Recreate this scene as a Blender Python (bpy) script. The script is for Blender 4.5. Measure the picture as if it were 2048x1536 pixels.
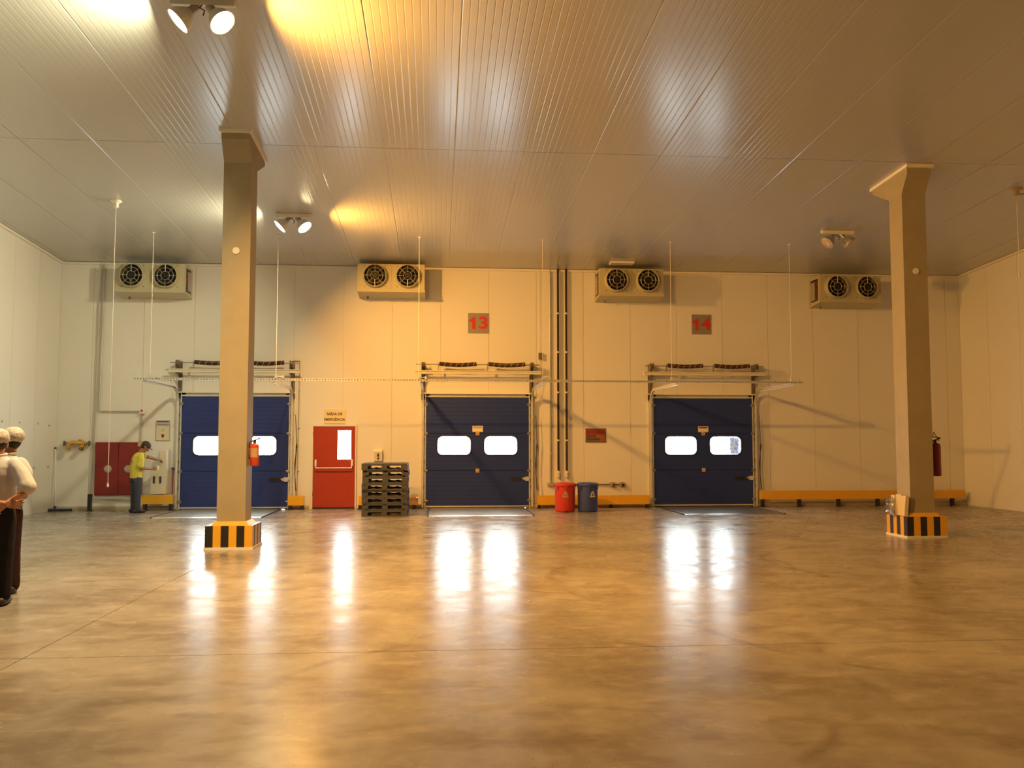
import bpy, bmesh, math, random
from mathutils import Vector, Matrix, noise as mnoise
random.seed(7)
for o in list(bpy.data.objects):
    bpy.data.objects.remove(o)
scene = bpy.context.scene
COL = scene.collection
PI = math.pi

# ------------------------------------------------------------------ camera, world, exposure
# room axes: X runs along the far wall, Y into it (far wall face at y = 0), Z up, metres
cam_data = bpy.data.cameras.new('camera')
cam_data.sensor_width = 36.0
cam_data.lens = 31.57
cam_data.clip_end = 200
cam = bpy.data.objects.new('camera', cam_data)
cam.location = (0, -21.456, 1.55)
cam.rotation_euler = (PI / 2 + 0.06498, 0, -0.08285)
COL.objects.link(cam)
scene.camera = cam

world = bpy.data.worlds.new('overcast_daylight')
scene.world = world
world.use_nodes = True
bg = world.node_tree.nodes['Background']
bg.inputs['Color'].default_value = (0.86, 0.94, 1.0, 1)
bg.inputs['Strength'].default_value = 34.0

scene.view_settings.view_transform = 'Standard'
scene.view_settings.look = 'None'
scene.view_settings.gamma = 1.0
scene.view_settings.use_curve_mapping = False
scene.view_settings.exposure = -0.24

WHITE_LAMP = (1.0, 0.89, 0.53)      # metal halide head
SODIUM_LAMP = (1.0, 0.45, 0.072)    # high pressure sodium head
LAMP_W = 262.0
SODIUM_W = 780.0

# ------------------------------------------------------------------ room measures
XL, XR = -8.72, 13.09
YB = -29.0
H0, SLOPE = 5.742, 0.0533           # ceiling height at the far wall, rise towards the camera


def ceil_z(y):
    return H0 - SLOPE * y


# ------------------------------------------------------------------ materials
def mat(name, col, rough=0.5, metal=0.0, var=0.08, scale=6.0, bump=0.0, bscale=60.0, spec=0.5, stretch=(1, 1, 1), rvar=0.0):
    m = bpy.data.materials.new(name)
    m.use_nodes = True
    nt = m.node_tree
    b = nt.nodes['Principled BSDF']
    b.inputs['Roughness'].default_value = rough
    b.inputs['Metallic'].default_value = metal
    b.inputs['Specular IOR Level'].default_value = spec
    tc = nt.nodes.new('ShaderNodeTexCoord')
    mp = nt.nodes.new('ShaderNodeMapping')
    mp.inputs['Scale'].default_value = stretch
    nt.links.new(tc.outputs['Object'], mp.inputs['Vector'])
    nz = nt.nodes.new('ShaderNodeTexNoise')
    nz.inputs['Scale'].default_value = scale
    nz.inputs['Detail'].default_value = 5
    nt.links.new(mp.outputs['Vector'], nz.inputs['Vector'])
    mx = nt.nodes.new('ShaderNodeMix')
    mx.data_type = 'RGBA'
    mx.inputs[6].default_value = tuple(c * (1 - var) for c in col) + (1,)
    mx.inputs[7].default_value = tuple(min(1, c * (1 + var)) for c in col) + (1,)
    nt.links.new(nz.outputs['Fac'], mx.inputs[0])
    nt.links.new(mx.outputs[2], b.inputs['Base Color'])
    if rvar:
        mr = nt.nodes.new('ShaderNodeMapRange')
        mr.inputs[3].default_value = max(0.02, rough - rvar)
        mr.inputs[4].default_value = min(1, rough + rvar)
        nt.links.new(nz.outputs['Fac'], mr.inputs[0])
        nt.links.new(mr.outputs[0], b.inputs['Roughness'])
    if bump:
        n2 = nt.nodes.new('ShaderNodeTexNoise')
        n2.inputs['Scale'].default_value = bscale
        nt.links.new(mp.outputs['Vector'], n2.inputs['Vector'])
        bp = nt.nodes.new('ShaderNodeBump')
        bp.inputs['Strength'].default_value = bump
        bp.inputs['Distance'].default_value = 0.01
        nt.links.new(n2.outputs['Fac'], bp.inputs['Height'])
        nt.links.new(bp.outputs['Normal'], b.inputs['Normal'])
    return m


def emit_mat(name, col, strength):
    m = bpy.data.materials.new(name)
    m.use_nodes = True
    nt = m.node_tree
    b = nt.nodes['Principled BSDF']
    b.inputs['Base Color'].default_value = (*col, 1)
    b.inputs['Emission Color'].default_value = (*col, 1)
    b.inputs['Emission Strength'].default_value = strength
    return m


def glass_mat(name, tint, gloss=0.08, rough=0.05):
    m = bpy.data.materials.new(name)
    m.use_nodes = True
    nt = m.node_tree
    nt.nodes.remove(nt.nodes['Principled BSDF'])
    out = nt.nodes['Material Output']
    t = nt.nodes.new('ShaderNodeBsdfTransparent')
    t.inputs['Color'].default_value = (*tint, 1)
    g = nt.nodes.new('ShaderNodeBsdfGlossy')
    g.inputs['Roughness'].default_value = rough
    mx = nt.nodes.new('ShaderNodeMixShader')
    mx.inputs[0].default_value = gloss
    nt.links.new(t.outputs[0], mx.inputs[1])
    nt.links.new(g.outputs[0], mx.inputs[2])
    nt.links.new(mx.outputs[0], out.inputs['Surface'])
    return m


def floor_mat():
    m = bpy.data.materials.new('polished_concrete')
    m.use_nodes = True
    nt = m.node_tree
    L = nt.links
    b = nt.nodes['Principled BSDF']
    geo = nt.nodes.new('ShaderNodeNewGeometry')

    def noise(scale, detail=6, stretch=(1, 1, 1), dist=0.0, rot=0.0):
        mp = nt.nodes.new('ShaderNodeMapping')
        mp.inputs['Scale'].default_value = stretch
        mp.inputs['Rotation'].default_value = (0, 0, rot)
        L.new(geo.outputs['Position'], mp.inputs['Vector'])
        n = nt.nodes.new('ShaderNodeTexNoise')
        n.inputs['Scale'].default_value = scale
        n.inputs['Detail'].default_value = detail
        n.inputs['Distortion'].default_value = dist
        L.new(mp.outputs['Vector'], n.inputs['Vector'])
        return n.outputs['Fac']

    def ramp(src, lo, hi, a=0.0, c=1.0):
        r = nt.nodes.new('ShaderNodeMapRange')
        r.inputs[1].default_value = lo
        r.inputs[2].default_value = hi
        r.inputs[3].default_value = a
        r.inputs[4].default_value = c
        L.new(src, r.inputs[0])
        return r.outputs[0]

    def mix(fac, A, Bc):
        x = nt.nodes.new('ShaderNodeMix')
        x.data_type = 'RGBA'
        L.new(fac, x.inputs[0])
        for s, i in ((A, 6), (Bc, 7)):
            if isinstance(s, tuple):
                x.inputs[i].default_value = (*s, 1)
            else:
                L.new(s, x.inputs[i])
        return x.outputs[2]

    def math_(op, a, c):
        x = nt.nodes.new('ShaderNodeMath')
        x.operation = op
        for s, i in ((a, 0), (c, 1)):
            if isinstance(s, (int, float)):
                x.inputs[i].default_value = s
            else:
                L.new(s, x.inputs[i])
        return x.outputs[0]
    big = noise(0.35, 5, (1, 1, 1), 0.6)
    mid = noise(1.3, 10, (1, 0.8, 1), 0.5)
    fine = noise(9.0, 6, (1, 1, 1), 0.5)
    c = mix(ramp(big, 0.35, 0.65), (0.23, 0.215, 0.198), (0.39, 0.37, 0.345))
    c = mix(ramp(mid, 0.45, 0.68, 0, 0.75), c, (0.19, 0.15, 0.112))
    c = mix(ramp(fine, 0.45, 0.7, 0, 0.25), c, (0.47, 0.445, 0.41))
    c = mix(ramp(noise(3.4, 12, (0.55, 1, 1), 0.3, 0.5), 0.5, 0.66, 0, 0.5), c, (0.17, 0.125, 0.085))
    c = mix(ramp(noise(5.5, 12, (0.5, 1, 1), 0.2, -0.4), 0.55, 0.72, 0, 0.55), c, (0.47, 0.445, 0.41))
    # tyre scuffs: worn rubber arcs left by forklifts
    brk = ramp(noise(1.1, 4, (1, 1, 1), 0.8), 0.44, 0.58)
    xyz = nt.nodes.new('ShaderNodeSeparateXYZ')
    L.new(geo.outputs['Position'], xyz.inputs[0])
    wob = math_('MULTIPLY', noise(0.8, 3), 0.35)
    for cx, cy, r, w in ((2.6, -12.2, 1.15, 0.05), (2.9, -11.2, 1.6, 0.06), (4.6, -13.6, 2.4, 0.05), (6.4, -10.2, 2.1, 0.05), (0.6, -15.9, 1.7, 0.06),
                         (7.8, -12.6, 2.6, 0.05), (4.9, -15.7, 2.2, 0.06), (2.2, -10.0, 2.3, 0.04)):
        dx = math_('SUBTRACT', xyz.outputs[0], cx)
        dy = math_('SUBTRACT', xyz.outputs[1], cy)
        d = math_('SQRT', math_('ADD', math_('MULTIPLY', dx, dx), math_('MULTIPLY', dy, dy)), 0)
        d = math_('ABSOLUTE', math_('SUBTRACT', math_('ADD', d, wob), r + 0.17), 0)
        k = ramp(d, 0.0, w * 1.3, 0.5, 0.0)
        k = math_('MULTIPLY', k, brk)
        c = mix(k, c, (0.115, 0.078, 0.048))
    L.new(c, b.inputs['Base Color'])
    rn = ramp(noise(2.2, 6, (1, 1, 1), 0.4), 0.3, 0.75, 0.19, 0.33)
    L.new(rn, b.inputs['Roughness'])
    b.inputs['Specular IOR Level'].default_value = 0.26
    h = math_('ADD', math_('MULTIPLY', noise(2.6, 3, (0.8, 1, 1), 0.2, 0.3), 1.0), math_('MULTIPLY', noise(9.0, 3, (0.7, 1, 1), 0.1), 0.32))
    bp = nt.nodes.new('ShaderNodeBump')
    bp.inputs['Strength'].default_value = 0.14
    bp.inputs['Distance'].default_value = 0.02
    L.new(h, bp.inputs['Height'])
    L.new(bp.outputs['Normal'], b.inputs['Normal'])
    return m


def door_blue_mat():
    m = mat('blue_door_paint', (0.020, 0.040, 0.215), 0.38, 0, 0.1, 3, spec=0.4)
    nt = m.node_tree
    b = nt.nodes['Principled BSDF']
    tc = nt.nodes.new('ShaderNodeTexCoord')
    w = nt.nodes.new('ShaderNodeTexWave')
    w.bands_direction = 'Z'
    w.inputs['Scale'].default_value = 3.2
    nt.links.new(tc.outputs['Object'], w.inputs['Vector'])
    bp = nt.nodes.new('ShaderNodeBump')
    bp.inputs['Strength'].default_value = 0.12
    bp.inputs['Distance'].default_value = 0.01
    nt.links.new(w.outputs['Fac'], bp.inputs['Height'])
    nt.links.new(bp.outputs['Normal'], b.inputs['Normal'])
    return m


M = {}
M['wall'] = mat('white_panel_paint', (0.80, 0.785, 0.75), 0.42, 0, 0.03, 0.8, 0.03, 18)
M['joint'] = mat('panel_joint_sealant', (0.80, 0.76, 0.68), 0.6, 0, 0.05)
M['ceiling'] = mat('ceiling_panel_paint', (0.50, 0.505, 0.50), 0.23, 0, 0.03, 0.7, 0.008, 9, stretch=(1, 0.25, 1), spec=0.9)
M['trim'] = mat('trim_paint', (0.84, 0.80, 0.72), 0.4, 0, 0.03)
M['floor'] = floor_mat()
M['floor_joint'] = mat('floor_joint_filler', (0.42, 0.36, 0.27), 0.7)
M['kerb'] = mat('concrete_kerb', (0.42, 0.35, 0.26), 0.6, 0, 0.2, 4, 0.2, 30)
M['concrete'] = mat('column_concrete', (0.37, 0.32, 0.215), 0.62, 0, 0.16, 2.2, 0.15, 50)
M['yellow'] = mat('safety_yellow', (0.78, 0.42, 0.03), 0.35, 0, 0.08, 3)
M['black'] = mat('black_paint', (0.018, 0.016, 0.016), 0.42, 0, 0.2, 6)
M['white_paint'] = mat('white_paint', (0.80, 0.77, 0.70), 0.45, 0, 0.04, 5)
M['blue_door'] = door_blue_mat()
M['galv'] = mat('galvanized_steel', (0.74, 0.735, 0.71), 0.34, 0.4, 0.12, 9, 0.05, 40)
M['steel'] = mat('dull_steel', (0.42, 0.40, 0.37), 0.38, 0.8, 0.15, 7)
M['dark_steel'] = mat('dark_steel', (0.19, 0.16, 0.12), 0.45, 0.35, 0.2, 7)
M['plate'] = mat('dock_plate_steel', (0.20, 0.18, 0.165), 0.3, 0.7, 0.2, 3, 0.25, 60)
M['rubber'] = mat('black_rubber', (0.02, 0.02, 0.02), 0.6, 0, 0.2)
M['spring'] = mat('oiled_spring', (0.055, 0.022, 0.014), 0.4, 0.3, 0.2, 20)
M['tan'] = mat('tan_marking', (0.55, 0.38, 0.2), 0.5, 0, 0.1)
M['beige_metal'] = mat('cream_casing', (0.52, 0.48, 0.33), 0.42, 0, 0.05, 2)
M['fan_dark'] = mat('fan_dark', (0.009, 0.007, 0.006), 0.5, 0, 0.2)
M['guard'] = mat('fan_guard_wire', (0.42, 0.38, 0.28), 0.4, 0.5, 0.1)
M['copper'] = mat('copper_coil', (0.62, 0.22, 0.08), 0.35, 0.9, 0.15, 20)
M['grey_cover'] = mat('grey_coil_end', (0.42, 0.40, 0.42), 0.4, 0.4, 0.1)
M['red_door'] = mat('red_door_paint', (0.40, 0.038, 0.014), 0.38, 0, 0.06, 2)
M['dark_red'] = mat('dark_red_paint', (0.24, 0.014, 0.014), 0.36, 0, 0.08, 3)
M['red'] = mat('red_plastic', (0.55, 0.04, 0.02), 0.4, 0, 0.08, 4)
M['orange_red'] = mat('extinguisher_red', (0.62, 0.075, 0.03), 0.3, 0, 0.06, 4)
M['blue_bin'] = mat('blue_plastic', (0.045, 0.07, 0.27), 0.42, 0, 0.1, 4)
M['pallet'] = mat('dark_grey_plastic', (0.072, 0.07, 0.08), 0.55, 0, 0.25, 9, 0.15, 60)
M['cream'] = mat('cream_plastic', (0.74, 0.68, 0.54), 0.4, 0, 0.05)
M['grey_plastic'] = mat('grey_plastic', (0.38, 0.36, 0.33), 0.45, 0, 0.08)
M['conduit'] = mat('grey_conduit', (0.50, 0.47, 0.42), 0.4, 0.4, 0.1, 12)
M['pipe_black'] = mat('black_pipe_insulation', (0.022, 0.013, 0.010), 0.6, 0, 0.2, 12)
M['brass'] = mat('brass', (0.72, 0.46, 0.14), 0.26, 0.95, 0.15, 18)
M['plaque'] = mat('brushed_plaque', (0.40, 0.36, 0.31), 0.35, 0.55, 0.12, 8, stretch=(1, 1, 14))
M['numeral'] = mat('numeral_red', (0.62, 0.035, 0.02), 0.45, 0, 0.05)
M['acrylic'] = mat('glossy_acrylic', (0.86, 0.74, 0.42), 0.10, 0, 0.04, 4, spec=0.8)
M['brown_ink'] = mat('brown_ink', (0.16, 0.06, 0.015), 0.5, 0, 0.05)
M['black_ink'] = mat('black_ink', (0.03, 0.015, 0.012), 0.5, 0, 0.05)
M['sign_tan'] = mat('sign_brown', (0.24, 0.14, 0.08), 0.4, 0, 0.1, 14)
M['sign_red'] = mat('sign_red', (0.32, 0.03, 0.018), 0.4, 0, 0.15, 18)
M['poster'] = mat('poster_paper', (0.74, 0.68, 0.50), 0.5, 0, 0.05, 18)
M['poster_head'] = mat('poster_header', (0.50, 0.46, 0.46), 0.5, 0, 0.05)
M['navy'] = mat('navy_ink', (0.05, 0.045, 0.09), 0.5, 0, 0.05)
M['grey_ink'] = mat('grey_ink', (0.42, 0.38, 0.32), 0.5, 0, 0.1)
M['cardboard'] = mat('pale_cardboard', (0.72, 0.60, 0.40), 0.65, 0, 0.08, 5)
M['lens_off'] = mat('unlit_lens', (0.55, 0.45, 0.30), 0.12, 0, 0.25, 16, 0.3, 30, spec=0.7)
M['white_lens'] = emit_mat('lit_white_lens', (1.0, 0.96, 0.82), 30)
M['sodium_lens'] = emit_mat('lit_sodium_lens', (1.0, 0.80, 0.42), 30)
M['glass'] = glass_mat('window_glass', (0.97, 1.0, 0.98))
M['wrap'] = glass_mat('clear_plastic_wrap', (0.86, 0.84, 0.82), 0.28, 0.12)
M['sheet'] = mat('grey_plastic_sheet', (0.30, 0.30, 0.295), 0.5, 0, 0.4, 20, 0.6, 25)
M['skin'] = mat('brown_skin', (0.34, 0.145, 0.075), 0.5, 0, 0.08, 12)
M['skin_light'] = mat('light_brown_skin', (0.46, 0.20, 0.11), 0.5, 0, 0.08, 12)
M['shirt_white'] = mat('white_cotton', (0.55, 0.53, 0.57), 0.8, 0, 0.05, 9, 0.5, 14, spec=0.2)
M['shirt_yellow'] = mat('yellow_cotton', (0.66, 0.58, 0.10), 0.8, 0, 0.06, 9, 0.5, 14, spec=0.2)
M['trousers'] = mat('black_cloth', (0.013, 0.011, 0.013), 0.8, 0, 0.2, 9, 0.4, 12, spec=0.2)
M['trousers_maroon'] = mat('dark_maroon_cloth', (0.030, 0.010, 0.012), 0.8, 0, 0.2, 9, 0.4, 12, spec=0.2)
M['jeans'] = mat('faded_denim', (0.055, 0.065, 0.09), 0.8, 0, 0.25, 10, 0.4, 16, spec=0.2)
M['shoe'] = mat('dark_shoe_leather', (0.03, 0.018, 0.012), 0.5, 0, 0.1)
M['hair'] = mat('dark_hair', (0.02, 0.012, 0.008), 0.6, 0, 0.2, 40)
M['net'] = mat('white_hairnet', (0.54, 0.49, 0.46), 0.75, 0, 0.38, 34, 0.9, 30, spec=0.2)
M['cap'] = mat('dark_cap_cloth', (0.055, 0.04, 0.035), 0.8, 0, 0.1, 10)
M['eye'] = mat('eye', (0.7, 0.65, 0.6), 0.2, 0, 0.02)
M['blue_cap'] = mat('blue_grip', (0.03, 0.05, 0.12), 0.4)
M['cup'] = mat('white_cup', (0.85, 0.8, 0.72), 0.4, 0, 0.02)


# ------------------------------------------------------------------ mesh helpers
class B:
    def __init__(self):
        self.bm = bmesh.new()

    def face(self, pts, m=0):
        vs = [self.bm.verts.new(p) for p in pts]
        f = self.bm.faces.new(vs)
        f.material_index = m
        return f

    def box(self, x0, x1, y0, y1, z0, z1, m=0):
        v = [self.bm.verts.new((x, y, z)) for z in (z0, z1) for y in (y0, y1) for x in (x0, x1)]
        for q in ((0, 2, 3, 1), (4, 5, 7, 6), (0, 1, 5, 4), (2, 6, 7, 3), (0, 4, 6, 2), (1, 3, 7, 5)):
            f = self.bm.faces.new([v[i] for i in q])
            f.material_index = m
        return self

    def obox(self, c, size, rot, m=0):
        n0 = len(self.bm.verts)
        a, b_, c_ = (s / 2 for s in size)
        self.box(-a, a, -b_, b_, -c_, c_, m)
        self.bm.verts.ensure_lookup_table()
        mt = Matrix.Translation(c) @ rot.to_4x4()
        for v in self.bm.verts[n0:]:
            v.co = mt @ v.co
        return self

    def rings(self, rings, m=0, caps=True, closed=False):
        R = [[self.bm.verts.new(p) for p in r] for r in rings]
        n = len(R[0])
        pairs = list(zip(R, R[1:])) + ([(R[-1], R[0])] if closed else [])
        for a, b_ in pairs:
            for i in range(n):
                f = self.bm.faces.new((a[i], a[(i + 1) % n], b_[(i + 1) % n], b_[i]))
                f.material_index = m
        if caps and not closed:
            f = self.bm.faces.new(list(reversed(R[0])))
            f.material_index = m
            f = self.bm.faces.new(R[-1])
            f.material_index = m
        return self

    def cyl(self, p0, p1, r0, r1=None, n=14, m=0):
        return self.tube([p0, p1], [r0, r0 if r1 is None else r1], n, m)

    def tube(self, pts, r, n=8, m=0, closed=False, caps=True):
        pts = [Vector(p) for p in pts]
        rs = r if isinstance(r, (list, tuple)) else [r] * len(pts)
        rings = []
        up = None
        k = len(pts)
        for i, p in enumerate(pts):
            if closed:
                t = pts[(i + 1) % k] - pts[i - 1]
            else:
                t = pts[min(i + 1, k - 1)] - pts[max(i - 1, 0)]
            t.normalize()
            if up is None:
                up = t.orthogonal().normalized()
            else:
                up = (up - t * up.dot(t))
                if up.length < 1e-6:
                    up = t.orthogonal()
                up.normalize()
            s = t.cross(up)
            rings.append([p + (up * math.cos(a) + s * math.sin(a)) * rs[i] for a in (2 * PI * j / n for j in range(n))])
        return self.rings(rings, m, caps, closed)

    def limb(self, pts, rs, n=12, m=0):
        """tapered chain with rounded ends"""
        pts = [Vector(p) for p in pts]
        P, R = [], []
        d0 = (pts[1] - pts[0]).normalized()
        for a in (80, 50, 25):
            P.append(pts[0] - d0 * rs[0] * math.sin(math.radians(a)))
            R.append(rs[0] * math.cos(math.radians(a)))
        P += pts
        R += list(rs)
        d1 = (pts[-1] - pts[-2]).normalized()
        for a in (25, 50, 80):
            P.append(pts[-1] + d1 * rs[-1] * math.sin(math.radians(a)))
            R.append(rs[-1] * math.cos(math.radians(a)))
        return self.tube(P, R, n, m)

    def lathe(self, prof, origin=(0, 0, 0), axis=(0, 0, 1), n=24, m=0, caps=True):
        ax = Vector(axis).normalized()
        u = ax.orthogonal().normalized()
        v = ax.cross(u)
        o = Vector(origin)
        rings = [[o + ax * h + (u * math.cos(a) + v * math.sin(a)) * max(r, 1e-4) for a in (2 * PI * j / n for j in range(n))] for r, h in prof]
        return self.rings(rings, m, caps)

    def ell(self, c, r, rot=None, nu=14, nv=10, m=0):
        c = Vector(c)
        rings = []
        for i in range(1, nv):
            t = PI * i / nv - PI / 2
            ring = []
            for j in range(nu):
                a = 2 * PI * j / nu
                p = Vector((r[0] * math.cos(t) * math.cos(a), r[1] * math.cos(t) * math.sin(a), r[2] * math.sin(t)))
                ring.append(c + (rot @ p if rot else p))
            rings.append(ring)
        return self.rings(rings, m, True)

    def eloft(self, secs, yaw=0.0, n=20, m=0):
        """horizontal elliptical sections (cx, cy, z, rx, ry)"""
        rings = []
        for cx, cy, z, rx, ry in secs:
            ring = []
            for j in range(n):
                a = 2 * PI * j / n
                x, y = rx * math.cos(a), ry * math.sin(a)
                ring.append((cx + x * math.cos(yaw) - y * math.sin(yaw), cy + x * math.sin(yaw) + y * math.cos(yaw), z))
            rings.append(ring)
        return self.rings(rings, m, True)

    def prism(self, poly, f0, f1, m=0):
        """poly in 2D, f0/f1 map (u,v) to the two faces"""
        a = [self.bm.verts.new(f0(u, v)) for u, v in poly]
        b_ = [self.bm.verts.new(f1(u, v)) for u, v in poly]
        n = len(poly)
        for f in (self.bm.faces.new(a), self.bm.faces.new(list(reversed(b_)))):
            f.material_index = m
        for i in range(n):
            f = self.bm.faces.new((a[i], b_[i], b_[(i + 1) % n], a[(i + 1) % n]))
            f.material_index = m
        return self

    def holed(self, outer, holes, y0, y1, m=0):
        """plate in the XZ plane with holes, thickness y0..y1"""
        bm = self.bm
        edges = []
        for loop in [outer] + holes:
            vs = [bm.verts.new((x, y0, z)) for x, z in loop]
            edges += [bm.edges.new((vs[i], vs[(i + 1) % len(vs)])) for i in range(len(vs))]
        r = bmesh.ops.triangle_fill(bm, use_beauty=True, use_dissolve=False, edges=edges)
        fs = [g for g in r['geom'] if isinstance(g, bmesh.types.BMFace)]
        e = bmesh.ops.extrude_face_region(bm, geom=fs)
        for g in e['geom']:
            if isinstance(g, bmesh.types.BMVert):
                g.co.y = y1
            elif isinstance(g, bmesh.types.BMFace):
                g.material_index = m
        bmesh.ops.recalc_face_normals(bm, faces=bm.faces)
        return self

    def mesh(self, name, mats, smooth=False, bevel=0.0, weld=False):
        bm = self.bm
        if weld:
            bmesh.ops.remove_doubles(bm, verts=bm.verts, dist=1e-5)
        if bevel:
            es = [e for e in bm.edges if len(e.link_faces) == 2 and e.calc_face_angle(0) > 0.5]
            bmesh.ops.bevel(bm, geom=es, offset=bevel, segments=2, affect='EDGES', profile=0.5)
        bmesh.ops.recalc_face_normals(bm, faces=bm.faces)
        me = bpy.data.meshes.new(name)
        bm.to_mesh(me)
        bm.free()
        for mm in (mats if isinstance(mats, (list, tuple)) else [mats]):
            me.materials.append(mm)
        if smooth:
            for p in me.polygons:
                p.use_smooth = True
            me.set_sharp_from_angle(angle=math.radians(42))
        return me


def link(name, me, parent=None):
    o = bpy.data.objects.new(name, me)
    COL.objects.link(o)
    if parent:
        o.parent = parent
    return o


def obj(name, b, mats, parent=None, smooth=False, bevel=0.0, label=None, kind=None):
    o = link(name, b.mesh(name, mats, smooth, bevel), parent)
    if label:
        o['label'] = label
    if kind:
        o['kind'] = kind
    return o


def empty(name, loc=(0, 0, 0), rz=0.0):
    o = bpy.data.objects.new(name, None)
    o.empty_display_size = 0.2
    o.location = loc
    o.rotation_euler = (0, 0, rz)
    COL.objects.link(o)
    return o


def thing(name, label, cat, loc=(0, 0, 0), rz=0.0, group=None):
    o = empty(name, loc, rz)
    o['label'] = label
    o['category'] = cat
    if group:
        o['group'] = group
    return o


def tag(o, label, cat, group=None):
    o['label'] = label
    o['category'] = cat
    if group:
        o['group'] = group
    return o


def struct(name, loc=(0, 0, 0)):
    o = empty(name, loc)
    o['kind'] = 'structure'
    return o


def dup(root, loc, label, rz=None):
    def cp(o, parent):
        c = o.copy()
        COL.objects.link(c)
        if parent:
            c.parent = parent
        for ch in [x for x in bpy.data.objects if x.parent == o]:
            cp(ch, c)
        return c
    r = cp(root, None)
    r.location = loc
    if rz is not None:
        r.rotation_euler = (0, 0, rz)
    r['label'] = label
    return r


def rrect(x0, x1, z0, z1, r, n=6):
    pts = []
    for cx, cz, a0 in ((x1 - r, z1 - r, 0), (x0 + r, z1 - r, 90), (x0 + r, z0 + r, 180), (x1 - r, z0 + r, 270)):
        for i in range(n + 1):
            a = math.radians(a0 + 90 * i / n)
            pts.append((cx + r * math.cos(a), cz + r * math.sin(a)))
    return pts


def text_mesh(name, body, size, material, parent, loc, extrude=0.002, offset=0.0, sx=1.0, align='CENTER'):
    """flat lettering standing on a plane that faces -y"""
    cu = bpy.data.curves.new(name, 'FONT')
    cu.body = body
    cu.size = size
    cu.extrude = extrude
    cu.offset = offset
    cu.align_x = align
    cu.align_y = 'CENTER'
    tmp = bpy.data.objects.new(name + '_source', cu)
    COL.objects.link(tmp)
    dg = bpy.context.evaluated_depsgraph_get()
    me = bpy.data.meshes.new_from_object(tmp.evaluated_get(dg))
    bpy.data.objects.remove(tmp)
    me.materials.clear()
    me.materials.append(material)
    me.transform(Matrix.Scale(sx, 4, (1, 0, 0)))
    me.transform(Matrix.Rotation(PI / 2, 4, 'X'))
    o = link(name, me, parent)
    o.location = loc
    return o


def remeshed(name, b, mats, parent, voxel, smooth_it=3, label=None):
    """overlapping closed forms grown into one continuous skin"""
    me0 = b.mesh(name + '_source', mats)
    tmp = bpy.data.objects.new(name + '_source', me0)
    COL.objects.link(tmp)
    rm = tmp.modifiers.new('remesh', 'REMESH')
    rm.mode = 'VOXEL'
    rm.voxel_size = voxel
    rm.use_smooth_shade = True
    sm = tmp.modifiers.new('smooth', 'SMOOTH')
    sm.factor = 0.5
    sm.iterations = smooth_it
    dg = bpy.context.evaluated_depsgraph_get()
    me = bpy.data.meshes.new_from_object(tmp.evaluated_get(dg))
    me.name = name
    bpy.data.objects.remove(tmp)
    me.materials.clear()
    for mm in (mats if isinstance(mats, (list, tuple)) else [mats]):
        me.materials.append(mm)
    for p in me.polygons:
        p.use_smooth = True
    o = link(name, me, parent)
    if label:
        o['label'] = label
    return o


def cells(x0, x1, z0, z1, openings):
    xs = sorted({x0, x1} | {v for o in openings for v in o[:2] if x0 < v < x1})
    zs = sorted({z0, z1} | {v for o in openings for v in o[2:] if z0 < v < z1})
    out = []
    for a, c in zip(xs, xs[1:]):
        for d, e in zip(zs, zs[1:]):
            mx, mz = (a + c) / 2, (d + e) / 2
            if not any(o[0] < mx < o[1] and o[2] < mz < o[3] for o in openings):
                out.append((a, c, d, e))
    return out


# ------------------------------------------------------------------ the room
DOORS = (-4.685, 0.955, 6.435)
RED_X = -2.41
OPEN = [(c - 1.16, c + 1.16, -1, 2.57) for c in DOORS] + [(RED_X - 0.47, RED_X + 0.47, -1, 1.93)]

fl = struct('floor')
b = B()
b.box(XL - 0.3, XR + 0.3, YB - 0.3, 0.45, -0.3, -0.006)
obj('joint_bed', b, M['floor_joint'], fl)
GX = [XL, -2.96, XR]
GY = [0.45, -7.75, -14.62, YB]
g = 0.004
for xa, xb in zip(GX, GX[1:]):
    for ya, yb in zip(GY, GY[1:]):
        b = B()
        b.box(xa + g, xb - g, yb + g, ya - g, -0.05, 0.0)
        obj('slab', b, M['floor'], fl)

wf = struct('wall_far')
b = B()
for a, c, d, e in cells(XL - 0.25, XR + 0.25, 0, H0 + 0.3, OPEN):
    b.box(a, c, 0.012, 0.14, d, e)
obj('backing', b, M['joint'], wf)
PW = 1.15
x = 1.22 - PW * 9
while x < XR:
    a, c = max(XL, x + 0.004), min(XR, x + PW - 0.004)
    if c - a > 0.05:
        b = B()
        for q in cells(a, c, 0.0, H0, OPEN):
            b.box(q[0], q[1], 0.0, 0.014, q[2], q[3])
        obj('panel', b, M['wall'], wf)
    x += PW


def side_wall(name, xf, sgn):
    w = struct(name)
    b = B()
    b.prism([(0.15, -0.3), (YB, -0.3), (YB, ceil_z(YB) + 0.3), (0.15, ceil_z(0.15) + 0.3)],
            lambda u, v: (xf + sgn * 0.014, u, v), lambda u, v: (xf + sgn * 0.16, u, v))
    obj('backing', b, M['joint'], w)
    y = 0.0
    while y > YB:
        y2 = max(YB, y - PW)
        ya, yb = y - 0.004, y2 + 0.004
        b = B()
        b.prism([(ya, 0), (yb, 0), (yb, ceil_z(yb)), (ya, ceil_z(ya))], lambda u, v: (xf, u, v), lambda u, v: (xf + sgn * 0.015, u, v))
        obj('panel', b, M['wall'], w)
        y = y2
    return w


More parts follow.
